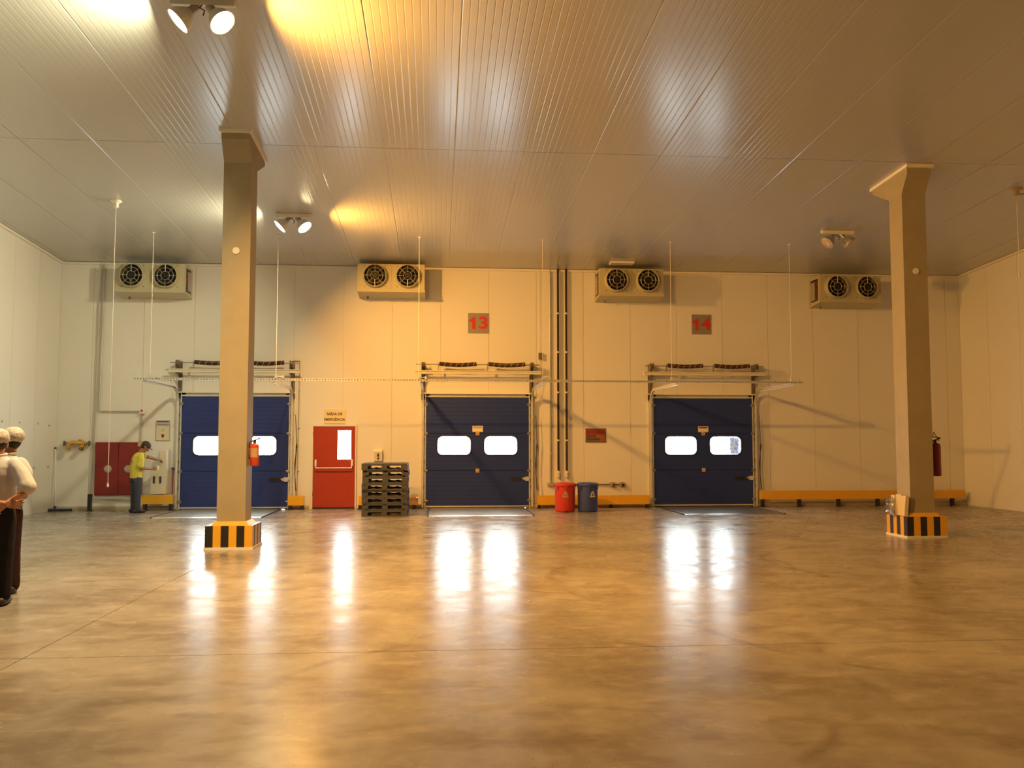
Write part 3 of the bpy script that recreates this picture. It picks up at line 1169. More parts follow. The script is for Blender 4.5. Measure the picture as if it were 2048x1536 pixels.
# ------------------------------------------------------------------ pipes and conduits on the far wall
for x, lab in ((2.89, 'left of two black insulated drain pipes beside the number 13 door'), (3.09, 'right of two black insulated drain pipes beside the number 13 door')):
    t = thing('insulated_pipe', lab, 'pipe', (x, -0.075, 0))
    b = B()
    b.cyl((0, 0, 0.86), (0, 0, H0 + 0.02), 0.027, n=12)
    obj('pipe_run', b, M['pipe_black'], t, True)
    b = B()
    b.lathe([(0.02, 0.70), (0.04, 0.72), (0.046, 0.75), (0.034, 0.765), (0.034, 0.79), (0.046, 0.80), (0.046, 0.83), (0.03, 0.86), (0.026, 0.88)], n=14)
    obj('end_socket', b, M['cream'], t, True)
    for zz in (1.6, 2.75, 3.72, 4.66):
        b = B()
        b.cyl((0, 0, zz - 0.02), (0, 0, zz + 0.02), 0.032, n=12)
        b.box(-0.012, 0.012, 0.02, 0.075, zz - 0.015, zz + 0.015)
        obj('clamp', b, M['cream'], t)

t = thing('electrical_conduit', 'thin grey conduit left of the black pipes running to two wall sockets', 'conduit', (2.70, -0.045, 0))
b = B()
b.cyl((0, 0, 0.56), (0, 0, H0), 0.02, n=10)
obj('vertical_tube', b, M['conduit'], t, True)
b = B()
b.cyl((-0.06, 0, 0.545), (1.72, 0, 0.545), 0.016, n=8)
obj('horizontal_tube', b, M['dark_steel'], t, True)
b = B()
b.box(-0.07, 0.07, -0.03, 0.045, 0.515, 0.585)
obj('elbow_box', b, M['grey_plastic'], t, bevel=0.008)
for x in (1.50, 1.73):
    b = B()
    b.box(x - 0.055, x + 0.055, -0.045, 0.045, 0.495, 0.60)
    bx = obj('wall_socket', b, M['grey_plastic'], t, bevel=0.012)
    b = B()
    b.cyl((x + 0.01, -0.045, 0.54), (x + 0.01, -0.075, 0.525), 0.032, n=14)
    obj('socket_cover', b, M['dark_red'] if x < 1.6 else M['rubber'], bx, True)
for zz in (1.28, 5.2, 4.65):
    b = B()
    b.box(-0.035, 0.035, -0.024, 0.045, zz - 0.012, zz + 0.012)
    obj('clip', b, M['galv'], t)

t = thing('electrical_conduit', 'twin grey conduits around the red hose cabinet at far left', 'conduit', (-7.80, -0.043, 0))
b = B()
b.tube([(0.0, 0, H0), (-0.04, 0, 4.6), (-0.06, 0, 2.26), (-0.11, 0, 0.25), (1.0, 0, 0.23)], 0.018, 8)
obj('outer_tube', b, M['conduit'], t, True)
b = B()
b.tube([(0.065, 0, H0), (0.05, 0, 4.6), (0.03, 0, 2.30), (0.05, 0, 2.265), (0.96, 0, 2.265)], 0.016, 8)
obj('inner_tube', b, M['conduit'], t, True)
b = B()
b.cyl((0.985, 0, 2.22), (0.97, 0, 1.56), 0.016, n=8)
obj('drop_tube', b, M['conduit'], t, True)
b = B()
b.box(0.94, 1.05, -0.05, 0.04, 2.21, 2.33)
cb = obj('call_box', b, M['white_paint'], t, bevel=0.008)
b = B()
b.ell((0.995, -0.05, 2.28), (0.028, 0.02, 0.028))
obj('red_button', b, M['red'], cb, True)
b = B()
b.box(0.93, 1.02, -0.06, 0.04, 1.46, 1.58)
obj('junction_box', b, M['tan'], t, bevel=0.01)

t = thing('electrical_conduit', 'thin grey conduit between first blue door and the red emergency door', 'conduit', (-3.24, -0.03, 0))
b = B()
b.tube([(-0.14, 0, 3.47), (0.0, 0, 3.47), (0.0, 0, 3.40), (-0.02, 0, 0.32)], 0.012, 8)
obj('tube_run', b, M['conduit'], t, True)
for zz in (0.9, 1.9, 2.8):
    b = B()
    b.box(-0.03, 0.02, -0.016, 0.029, zz - 0.01, zz + 0.01)
    obj('clip', b, M['galv'], t)

t = thing('control_box', 'small grey control box with cable above right end of number 13 door shaft', 'control box', (2.46, -0.05, 3.50))
b = B()
b.box(-0.04, 0.04, -0.05, 0.05, 0.05, 0.20)
obj('box_body', b, M['dark_steel'], t, bevel=0.008)
b = B()
b.cyl((0.0, 0, 0.05), (0.0, 0, -0.28), 0.009, n=6)
obj('cable', b, M['conduit'], t)
b = B()
b.cyl((0.0, 0, 0.2), (0.0, 0, H0 - 3.5), 0.008, n=6)
obj('supply_cable', b, M['conduit'], t)

# pull cords hanging from the ceiling
for x, y, zb, lab in ((-5.92, -4.62, 0.80, 'long pull cord hanging from the ceiling before the red hose cabinet'), (10.32, -6.42, 4.55, 'ceiling rose with short cord at the right edge of the picture')):
    t = thing('pull_cord', lab, 'cord', (x, y, 0))
    zt = ceil_z(y)
    b = B()
    b.lathe([(0.10, zt + 0.005), (0.10, zt - 0.015), (0.07, zt - 0.03), (0.045, zt - 0.05), (0.045, zt - 0.12), (0.02, zt - 0.13)], n=16)
    obj('ceiling_rose', b, M['trim'] if x < 0 else M['tan'], t, True)
    b = B()
    b.cyl((0, 0, zt - 0.12), (0, 0, zb), 0.0055, n=6)
    obj('cord', b, M['trim'], t)
    b = B()
    b.lathe([(0.006, zb + 0.02), (0.018, zb), (0.02, zb - 0.04), (0.012, zb - 0.055)], n=10)
    obj('end_knob', b, M['white_paint'], t, True)
    if x > 0:
        b = B()
        b.cyl((0, 0, zt - 0.09), (2.6, 0, zt - 0.09), 0.018, n=8)
        obj('side_tube', b, M['conduit'], t)


# ------------------------------------------------------------------ signs
def plate(name, label, cat, x0, x1, z0, z1, m, th=0.012, bevel=0.002):
    t = thing(name, label, cat, ((x0 + x1) / 2, 0, (z0 + z1) / 2))
    b = B()
    b.box(-(x1 - x0) / 2, (x1 - x0) / 2, -th, 0.0, -(z1 - z0) / 2, (z1 - z0) / 2)
    obj('plate', b, m, t, bevel=bevel)
    return t


for txt, x0, x1, z0, z1 in (('13', 0.72, 1.226, 4.166, 4.657), ('14', 6.205, 6.69, 4.196, 4.685)):
    t = plate('number_plate', 'square metal plate with red number %s above the %s blue door' % (txt, 'middle' if txt == '13' else 'rightmost'), 'sign', x0, x1, z0, z1, M['plaque'])
    b = B()
    b.prism([(-0.10, 0.14), (-0.075, 0.14), (-0.075, -0.145), (-0.155, -0.145), (-0.155, 0.045), (-0.225, 0.015), (-0.225, 0.075), (-0.165, 0.105), (-0.14, 0.14)],
            lambda u, v: (u, -0.0165, v), lambda u, v: (u, -0.011, v))
    obj('numeral', b, M['numeral'], t)
    text_mesh('numeral', txt[1], 0.40, M['numeral'], t, (0.12, -0.014, -0.005), 0.002, 0.012, 1.25)

t = plate('exit_sign', 'glossy yellowish acrylic sign above the red emergency door', 'sign', -2.665, -2.165, 1.995, 2.33, M['acrylic'], 0.02)
text_mesh('lettering', 'SA\u00cdDA DE', 0.085, M['brown_ink'], t, (0.0, -0.022, 0.055), 0.001, 0.0030, 0.98)
text_mesh('lettering', 'EMERG\u00caNCIA', 0.085, M['brown_ink'], t, (0.0, -0.022, -0.075), 0.001, 0.0026, 0.95)

t = plate('prohibition_sign', 'red and brown prohibition sign above the bins', 'sign', 3.56, 4.055, 1.55, 1.885, M['sign_tan'])
b = B()
b.holed([(-0.2475, -0.1675), (0.2475, -0.1675), (0.2475, 0.1675), (-0.2475, 0.1675)], [[(-0.232, -0.152), (0.232, -0.152), (0.232, 0.152), (-0.232, 0.152)]], -0.017, -0.010)
obj('border', b, M['brown_ink'], t)
b = B()
b.box(-0.225, 0.215, -0.015, -0.011, 0.025, 0.135)
obj('red_band', b, M['sign_red'], t)
text_mesh('lettering', 'USO DE', 0.062, M['black_ink'], t, (-0.22, -0.014, -0.02), 0.001, 0.0015, 1.0, 'LEFT')
text_mesh('lettering', 'CELULARES', 0.062, M['black_ink'], t, (-0.22, -0.014, -0.095), 0.001, 0.002, 0.98, 'LEFT')
b = B()
b.tube([(0.17 + 0.045 * math.cos(2 * PI * j / 20), -0.014, -0.062 + 0.05 * math.sin(2 * PI * j / 20)) for j in range(20)], 0.007, 5, closed=True)
b.cyl((0.138, -0.014, -0.03), (0.202, -0.014, -0.095), 0.007, n=5)
obj('prohibition_ring', b, M['numeral'], t)

t = plate('wall_poster', 'framed pale poster with red emblem beside first blue door', 'poster', -6.50, -6.185, 1.59, 2.06, M['poster'])
b = B()
b.holed([(-0.1575, -0.235), (0.1575, -0.235), (0.1575, 0.235), (-0.1575, 0.235)], [[(-0.147, -0.223), (0.147, -0.223), (0.147, 0.223), (-0.147, 0.223)]], -0.018, -0.010)
obj('frame', b, M['grey_plastic'], t)
b = B()
b.box(-0.142, 0.142, -0.0145, -0.011, 0.13, 0.22)
obj('header_band', b, M['poster_head'], t)
for z_, h_ in ((0.195, 0.022), (0.125, 0.012)):
    b = B()
    b.box(-0.135, 0.128, -0.0165, -0.013, z_, z_ + h_)
    obj('ink_bar', b, M['navy'], t)
b = B()
b.tube([(-0.035, -0.0135, 0.02), (-0.01, -0.0135, 0.0), (0.0, -0.0135, 0.035), (0.025, -0.0135, 0.03), (0.035, -0.0135, 0.05)], 0.005, 5)
b.tube([(-0.03, -0.0135, -0.02), (0.0, -0.0135, -0.015), (0.03, -0.0135, 0.005)], 0.004, 5)
obj('line_drawing', b, M['grey_ink'], t)
b = B()
b.prism([(-0.034, -0.125), (-0.03, -0.09), (0.0, -0.082), (0.03, -0.09), (0.036, -0.125), (0.02, -0.155), (0.0, -0.178), (-0.022, -0.15)], lambda u, v: (u, -0.012, v), lambda u, v: (u, -0.0145, v))
obj('red_emblem', b, M['sign_red'], t)

# ------------------------------------------------------------------ hose cabinet, valve, squeegee, stick, dispensers
t = thing('hose_cabinet', 'dark red wall cabinet behind the person in yellow', 'cabinet', (-7.30, 0, 0.34))
b = B()
b.box(-0.525, 0.525, -0.06, 0.0, 0.0, 1.215)
obj('cabinet_frame', b, M['dark_red'], t, bevel=0.006)
for s in (-1, 1):
    b = B()
    b.box(min(0.006 * s, 0.50 * s), max(0.006 * s, 0.50 * s), -0.078, -0.06, 0.02, 1.195)
    dr = obj('cabinet_door', b, M['dark_red'], t, bevel=0.004)
    b = B()
    b.cyl((s * 0.225, -0.078, 0.605), (s * 0.225, -0.086, 0.605), 0.085, n=20)
    obj('recess_disc', b, M['grey_plastic'], dr)
    b = B()
    b.box(s * 0.225 - 0.085, s * 0.225 + 0.085, -0.10, -0.086, 0.58, 0.63)
    obj('handle', b, M['tan'], dr, bevel=0.008)

t = thing('brass_valve', 'brass twin outlet valve with two black end wheels on left wall corner', 'valve', (-8.22, -0.11, 1.53))
b = B()
b.limb([(-0.2, 0, 0), (-0.1, 0, 0.01), (0.1, 0, 0.01), (0.2, 0, 0)], [0.035, 0.05, 0.055, 0.04])
b.limb([(-0.13, 0, 0), (-0.17, -0.05, -0.06), (-0.14, -0.08, -0.11)], [0.045, 0.045, 0.05])
b.limb([(0.12, 0, 0), (0.16, -0.05, -0.05), (0.14, -0.09, -0.09)], [0.045, 0.045, 0.055])
b.limb([(0.03, 0, 0.02), (0.06, 0, 0.075), (0.09, 0, 0.075)], [0.03, 0.028, 0.03])
obj('valve_body', b, M['brass'], t, True)
for s in (-1, 1):
    b = B()
    b.cyl((s * 0.2, 0, 0.0), (s * 0.27, 0, 0.0), 0.012, n=8)
    b.cyl((s * 0.26, 0, 0.0), (s * 0.285, 0, 0.0), 0.06, n=16)
    obj('hand_wheel', b, M['dark_steel'], t, True)
    b = B()
    b.cyl((s * 0.14, -0.09, -0.10), (s * 0.145, -0.115, -0.125), 0.058, n=14)
    obj('outlet_cap', b, M['brass'], t, True)
    b = B()
    b.cyl((s * 0.1, 0.0, 0), (s * 0.1, 0.11, 0), 0.035, n=10)
    obj('wall_stub', b, M['brass'], t)

t = thing('floor_squeegee', 'white handled floor squeegee leaning in the left corner', 'squeegee', (-8.58, -0.28, 0))
b = B()
b.cyl((0.0, 0.0, 0.10), (-0.105, 0.17, 1.40), 0.017, n=8)
obj('handle', b, M['white_paint'], t)
b = B()
b.cyl((-0.105, 0.17, 1.40), (-0.108, 0.175, 1.44), 0.021, n=8)
obj('grip_cap', b, M['rubber'], t)
b = B()
b.box(-0.35, 0.35, -0.05, 0.05, 0.03, 0.06)
b.tube([(-0.02, 0, 0.05), (0.0, 0, 0.12)], 0.03, 8)
obj('head', b, M['blue_cap'], t)
b = B()
b.box(-0.35, 0.35, -0.045, -0.03, 0.0, 0.035)
b.box(-0.35, 0.35, 0.03, 0.045, 0.0, 0.035)
obj('rubber_blades', b, M['rubber'], t)

t = thing('water_dispenser', 'white water dispenser column on the wall by the person in yellow', 'dispenser', (-6.32, -0.02, 0.38))
b = B()
b.prism([(-0.17, 0.0), (0.16, 0.0), (0.17, 0.52), (0.15, 0.98), (0.02, 0.98), (-0.03, 0.55), (-0.16, 0.52)], lambda u, v: (u, -0.02, v), lambda u, v: (u, -0.30, v))
obj('body', b, M['cream'], t, bevel=0.02)
b = B()
b.box(-0.02, 0.17, -0.26, 0.0, 0.55, 1.0)
obj('back_panel', b, M['white_paint'], t, bevel=0.015)
b = B()
b.box(0.07, 0.09, -0.268, -0.258, 0.62, 0.90)
obj('panel_groove', b, M['grey_ink'], t)
for x in (-0.10, 0.04):
    b = B()
    b.box(x - 0.025, x + 0.025, -0.306, -0.298, 0.24, 0.40)
    obj('blue_window', b, M['navy'], t)
b = B()
b.lathe([(0.06, 0.0), (0.065, 0.02), (0.05, 0.06), (0.02, 0.08)], (-0.10, -0.24, 0.46), n=14)
obj('basin', b, M['white_paint'], t, True)
b = B()
b.tube([(0.05, -0.26, 0.80), (0.05, -0.33, 0.80), (0.05, -0.345, 0.76)], 0.014, 8)
obj('tap', b, M['steel'], t, True)

t = thing('red_stick', 'thin red stick with dark blue grip standing behind yellow bumper rail', 'stick', (-6.065, -0.15, 0))
b = B()
b.cyl((0.0, 0.0, 0.0), (-0.015, 0.10, 0.95), 0.014, n=8)
obj('shaft', b, M['dark_red'], t)
b = B()
b.limb([(-0.045, 0.085, 0.955), (-0.015, 0.10, 0.955), (0.005, 0.10, 0.93)], [0.018, 0.024, 0.018])
obj('grip', b, M['blue_cap'], t, True)

t = thing('soap_dispenser', 'small cream soap dispenser with dark drop emblem above the pallets', 'dispenser', (-1.385, 0, 1.235))
b = B()
b.prism([(0.0, -0.14), (-0.09, -0.12), (-0.115, 0.10), (-0.09, 0.15), (0.0, 0.15)], lambda u, v: (-0.095, u, v), lambda u, v: (0.095, u, v))
obj('housing', b, M['cream'], t, bevel=0.012)
b = B()
b.prism([(0.0, 0.075), (-0.028, 0.02), (-0.02, -0.01), (0.0, -0.02), (0.02, -0.01), (0.028, 0.02)], lambda u, v: (u, -0.113 + 0.0 * v, v), lambda u, v: (u, -0.122, v))
obj('drop_emblem', b, M['navy'], t)
b = B()
b.box(-0.02, 0.02, -0.118, -0.10, -0.075, -0.045)
obj('push_button', b, M['black_ink'], t)


# ------------------------------------------------------------------ bumper rails
def rail(x0, x1, z0, z1, label, posts, wrap=None):
    t = thing('bumper_rail', label, 'bumper rail', ((x0 + x1) / 2, -0.25, 0))
    cx = (x0 + x1) / 2
    b = B()
    b.box(x0 - cx, x1 - cx, -0.055, 0.05, z0, z1)
    obj('rail', b, M['yellow'], t, bevel=0.008)
    for p in posts:
        b = B()
        b.box(p - cx - 0.035, p - cx + 0.035, -0.045, 0.05, 0.0, z0 + 0.01)
        b.box(p - cx - 0.06, p - cx + 0.06, -0.055, 0.07, 0.0, 0.012)
        obj('post', b, M['black'], t)
    if wrap:
        b = B()
        rr = random.Random(5)
        rings = []
        for i in range(9):
            u = wrap[0] - cx + (wrap[1] - wrap[0]) * i / 8
            ring = []
            for j in range(16):
                a = 2 * PI * j / 16
                q = 0.085 + rr.uniform(-0.008, 0.02)
                ring.append((u, -0.0 + q * 0.85 * math.cos(a) * 1.15, (z0 + z1) / 2 + q * 1.5 * math.sin(a)))
            rings.append(ring)
        b.rings(rings)
        obj('plastic_wrap', b, M['wrap'], t, True)
    return t


rail(-6.70, -6.0, 0.15, 0.36, 'short yellow bumper rail under the water dispenser', (-6.62, -6.05))
rail(-3.42, -3.06, 0.10, 0.315, 'shortest yellow bumper rail, left of the red emergency door', (-3.38, -3.10))
rail(-1.81, -0.45, 0.10, 0.305, 'yellow bumper rail behind the pallet stack with plastic wrapped end', (-1.78, -1.1, -0.53), (-0.78, -0.44))
rail(2.37, 5.04, 0.085, 0.298, 'yellow bumper rail behind the red and blue bins', (2.41, 4.12, 5.0))
rail(7.76, 12.9, 0.185, 0.385, 'long yellow bumper rail running past the right concrete column', (7.82, 8.73, 9.71, 10.7, 11.7, 12.6))
t = thing('guard_post', 'short black post standing left of the red hose cabinet', 'post', (-7.83, -0.28, 0))
b = B()
b.box(-0.035, 0.035, -0.05, 0.05, 0.0, 0.385)
obj('post_body', b, M['black'], t, bevel=0.006)
b = B()
b.box(-0.06, 0.06, -0.07, 0.07, 0.0, 0.012)
obj('foot_plate', b, M['black'], t)


# ------------------------------------------------------------------ pallets
def pallet(loc, label, rz):
    t = thing('plastic_pallet', label, 'pallet', loc, rz, 'stacked dark pallets')
    W, D, Hh = 0.475, 0.55, 0.138
    b = B()
    for k in range(7):
        y = -D + 2 * D * k / 7
        b.box(-W, W, y + 0.008, y + 2 * D / 7 - 0.008, Hh - 0.02, Hh)
    for x in (-W + 0.05, 0.0, W - 0.05):
        b.box(x - 0.05, x + 0.05, -D, D, Hh - 0.04, Hh - 0.018)
    for s in (-1, 1):
        b.box(-W, W, min(s * D, s * (D - 0.03)), max(s * D, s * (D - 0.03)), Hh - 0.045, Hh - 0.001)
    obj('deck', b, M['pallet'], t)
    for x, hw in ((-W + 0.065, 0.065), (0.0, 0.058), (W - 0.065, 0.065)):
        for y in (-D + 0.06, 0.0, D - 0.06):
            b = B()
            b.box(x - hw, x + hw, y - 0.06, y + 0.06, 0.018, Hh - 0.04)
            obj('foot', b, M['pallet'], t, bevel=0.006)
        b = B()
        b.box(x - hw, x + hw, -D, D, 0.0, 0.02)
        obj('runner', b, M['pallet'], t)
    for s in (-1, 1):
        b = B()
        y0, y1 = sorted((s * D, s * (D - 0.09)))
        for q in (-1, 1):
            c = q * 0.235
            prof = [(c - 0.18, 0.0), (c + 0.18, 0.0), (c + 0.18, 0.03), (c + 0.11, 0.022), (c + 0.05, 0.022), (c + 0.02, 0.034), (c - 0.02, 0.034), (c - 0.05, 0.022), (c - 0.11, 0.022), (c - 0.18, 0.03)]
            b.prism(prof, lambda u, v, y0=y0: (u, y0, v), lambda u, v, y1=y1: (u, y1, v))
        obj('cross_bar', b, M['pallet'], t)
    return t


names = ('bottom', 'second from bottom', 'third from bottom', 'fourth from bottom', 'fourth from top', 'third from top', 'second from top', 'topmost')
p0 = None
rr = random.Random(11)
for k in range(8):
    loc = (-1.095 + rr.uniform(-0.012, 0.012), -1.83 + rr.uniform(-0.012, 0.012), k * 0.1385)
    lab = 'dark grey plastic pallet, %s of the stack beside the red door' % names[k]
    if p0 is None:
        p0 = pallet(loc, lab, 0.0)
    else:
        dup(p0, loc, lab, rr.uniform(-0.012, 0.012))


# ------------------------------------------------------------------ bins
def bin_(name, label, loc, m, turn, pale):
    t = thing(name, label, 'bin', loc)
    b = B()
    b.lathe([(0.20, 0.0), (0.213, 0.012), (0.222, 0.05), (0.226, 0.55), (0.226, 0.585), (0.215, 0.585), (0.205, 0.57), (0.2, 0.1)], n=32, caps=True)
    obj('barrel', b, m, t, True)
    b = B()
    b.lathe([(0.232, 0.56), (0.247, 0.575), (0.252, 0.60), (0.247, 0.625), (0.22, 0.645), (0.12, 0.658), (0.002, 0.66)], n=32)
    lid = obj('lid', b, m, t, True)
    for a in (-0.9, 0.0, 0.9):
        b = B()
        b.box(-0.02, 0.02, -0.256, -0.235, 0.50, 0.58)
        o = obj('clip', b, m, lid)
        o.rotation_euler.z = a
    # triangular emblem and a word bar, bent on the barrel
    b = B()

    def at(u, v, r):
        a = turn + u / 0.226
        return (r * math.sin(a), -r * math.cos(a), v)
    outer = [(-0.055, 0.37), (-0.035, 0.43), (-0.012, 0.465), (0.012, 0.465), (0.035, 0.43), (0.055, 0.37)]
    b.prism(outer, lambda u, v: at(u, v, 0.2262), lambda u, v: at(u, v, 0.2295))
    em = obj('emblem', b, pale, t)
    b = B()
    b.prism([(0.014 * math.cos(2 * PI * j / 10), 0.41 + 0.016 * math.sin(2 * PI * j / 10)) for j in range(10)], lambda u, v: at(u, v, 0.2290), lambda u, v: at(u, v, 0.2315))
    obj('emblem_centre', b, M['black_ink'] if pale is M['cream'] else m, em)
    b = B()
    b.prism([(-0.065, 0.335), (-0.065, 0.358), (-0.02, 0.358), (0.02, 0.358), (0.065, 0.358), (0.065, 0.335), (0.02, 0.335), (-0.02, 0.335)], lambda u, v: at(u, v, 0.2262), lambda u, v: at(u, v, 0.2295))
    obj('word_bar', b, pale, t)
    b = B()
    b.box(-0.03, 0.03, -0.224, -0.205, 0.0, 0.03)
    obj('drain_notch', b, M['black_ink'], t)
    return t


bin_('waste_bin', 'round red waste bin with lid in front of the bumper rail', (2.86, -1.36, 0), M['red'], -0.1, M['grey_plastic'])
bin_('waste_bin', 'round blue waste bin with lid and pale emblem beside the red bin', (3.375, -1.36, 0), M['blue_bin'], 0.35, M['cream'])


# ------------------------------------------------------------------ fire extinguishers
def extinguisher(label, loc, r, h, m, loop, reach):
    t = thing('fire_extinguisher', label, 'extinguisher', loc)
    b = B()
    b.lathe([(r * 0.82, 0.0), (r, 0.015), (r, h - r * 0.7), (r * 0.85, h - r * 0.3), (r * 0.45, h - 0.01), (r * 0.3, h)], n=24)
    obj('cylinder', b, m, t, True)
    b = B()
    b.cyl((0, 0, h - 0.01), (0, 0, h + 0.04), 0.022, n=12)
    b.obox((0.02, -0.01, h + 0.05), (0.13, 0.025, 0.018), Matrix.Rotation(-0.35, 3, 'Y'))
    b.obox((0.02, -0.01, h + 0.085), (0.12, 0.022, 0.014), Matrix.Rotation(0.15, 3, 'Y'))
    obj('valve', b, M['rubber'], t)
    b = B()
    b.tube([(-0.02, -0.02, h + 0.03), (-0.06, -0.04, h + 0.02), (-r - 0.012, -0.02, h - 0.08), (-r - 0.012, -0.01, h * 0.5), (-r - 0.01, 0, h * 0.3)], 0.009, 8)
    obj('hose', b, M['rubber'], t, True)
    b = B()
    n = 10
    ring = lambda rr: [[(rr * math.sin(a), -rr * math.cos(a), z) for a in (-0.9 + 1.8 * j / n for j in range(n + 1))] for z in (h * 0.38, h * 0.78)]
    lo, hi = ring(r + 0.001)
    for j in range(n):
        b.face([lo[j], lo[j + 1], hi[j + 1], hi[j]])
    if loop:
        b.bm.free()
    else:
        obj('paper_label', b, M['tan'], t)
    b = B()
    b.box(-r - reach, -r + 0.006, -0.02, 0.02, h * 0.62, h * 0.68)
    b.box(-r - reach, -r - reach + 0.006, -0.03, 0.03, h * 0.5, h * 0.8)
    obj('wall_hook', b, M['dark_steel'], t)
    if loop:
        b = B()
        b.tube([(-0.07, 0, h + 0.02), (-0.02, 0, h + 0.17), (0.07, 0, h + 0.03)], 0.009, 6, closed=True)
        obj('carry_loop', b, M['rubber'], t)
    return t


extinguisher('orange red fire extinguisher on the side of the left concrete column', (-2.718, -7.74, 1.20), 0.066, 0.34, M['orange_red'], False, 0.009)
extinguisher('dark red fire extinguisher behind the right concrete column', (8.30, -7.04, 0.99), 0.084, 0.56, M['dark_red'], True, 0.079)

# wrapped sheets leaning on the right column
t = thing('cardboard_sheets', 'pale cardboard sheets in torn plastic on the right column base', 'cardboard', (7.63, -7.05, 0.346))
for i, (y0, y1, hh, ln) in enumerate(((-0.26, -0.10, 0.33, 0.0), (-0.09, 0.08, 0.34, 0.01), (0.09, 0.22, 0.32, 0.0))):
    b = B()
    b.obox((0.0 + ln, (y0 + y1) / 2, hh / 2 + 0.003), (0.06, y1 - y0, hh), Matrix.Rotation(0.10, 3, 'Y'))
    obj('sheet_bundle', b, M['cardboard'], t, bevel=0.006)
b = B()
rr = random.Random(21)
rings = []
for i in range(9):
    z = 0.003 + 0.30 * i / 8
    ring = []
    for j in range(14):
        a = 2 * PI * j / 14
        q = (0.10 - 0.045 * i / 8) * (1 + rr.uniform(-0.25, 0.25))
        ring.append((-0.10 + q * 0.5 * math.cos(a), 0.10 + q * 1.3 * math.sin(a), z))
    rings.append(ring)
b.rings(rings)
obj('torn_plastic', b, M['wrap'], t)


# ------------------------------------------------------------------ people
def hand(b, wrist, d, palm_n, size=1.0, curl=0.35, side=1):
    """palm, four unequal bent fingers and a side thumb; d = pointing direction, palm_n = palm normal"""
    wrist, d, pn = Vector(wrist), Vector(d).normalized(), Vector(palm_n)
    pn = (pn - d * pn.dot(d)).normalized()
    s = d.cross(pn) * side
    pl = 0.085 * size
    for k in (-0.027, -0.009, 0.009, 0.027):
        b.limb([wrist + s * k * 0.6 * size, wrist + d * pl + s * k * size], [0.016 * size, 0.0135 * size], 8)
    for k, ln in ((-0.030, 0.062), (-0.010, 0.078), (0.010, 0.085), (0.030, 0.074)):
        p = wrist + d * (pl - 0.006) + s * k * size
        pts = [p]
        ang = 0.15
        for seg in (0.45, 0.32, 0.23):
            ang += curl
            p = p + (d * math.cos(ang) + pn * math.sin(ang)) * ln * seg * size + s * k * 0.12 * size
            pts.append(p)
        b.limb(pts, [0.0095 * size, 0.009 * size, 0.008 * size, 0.007 * size], 8)
    p = wrist + d * 0.02 * size + s * 0.026 * size
    b.limb([p, p + (d * 0.6 + s * 0.7 + pn * 0.25) * 0.045 * size, p + (d * 1.25 + s * 0.85 + pn * 0.5) * 0.062 * size], [0.013 * size, 0.0105 * size, 0.008 * size], 8)


def head(b, c, rot, k=1.0):
    """skull, jaw, nose, lips, brow, ears; the face looks along rot @ +y"""
    def at(x, y, z):
        return Vector(c) + rot @ Vector((x * k, y * k, z * k))
    b.ell(at(0, -0.005, 0.03), (0.076 * k, 0.095 * k, 0.092 * k), rot)
    b.ell(at(0, 0.018, -0.035), (0.06 * k, 0.072 * k, 0.078 * k), rot)
    b.ell(at(0, 0.055, -0.088), (0.032 * k, 0.028 * k, 0.026 * k), rot)
    b.limb([at(0, 0.085, 0.008), at(0, 0.108, -0.028)], [0.010 * k, 0.016 * k], 8)
    b.ell(at(0, 0.082, -0.058), (0.026 * k, 0.014 * k, 0.009 * k), rot)
    b.ell(at(0, 0.078, 0.026), (0.05 * k, 0.018 * k, 0.012 * k), rot)
    for s in (-1, 1):
        b.ell(at(s * 0.076, -0.008, -0.008), (0.012 * k, 0.022 * k, 0.034 * k), rot)


def eyes(c, rot, parent):
    for s in (-1, 1):
        b = B()
        b.ell(Vector(c) + rot @ Vector((s * 0.032, 0.077, 0.006)), (0.013, 0.010, 0.009), rot, 10, 8)
        obj('eye', b, M['eye'], parent, True)


def shoes(t, feet, yaw):
    for (x, y) in feet:
        b = B()
        f = Vector((-math.sin(yaw), math.cos(yaw), 0))
        p = Vector((x, y, 0))
        b.limb([p - f * 0.06 + Vector((0, 0, 0.045)), p + f * 0.06 + Vector((0, 0, 0.042)), p + f * 0.16 + Vector((0, 0, 0.034))], [0.044, 0.044, 0.033])
        me = b.mesh('shoe', M['shoe'], True)
        for v in me.vertices:
            v.co.z = max(v.co.z, 0.0)
        link('shoe', me, t)


def wrinkle(o, amp, sc):
    for v in o.data.vertices:
        n = mnoise.noise(v.co * sc + Vector((3.1, 0, 0)))
        n += 0.5 * mnoise.noise(v.co * sc * 2.1)
        v.co += v.normal * n * amp


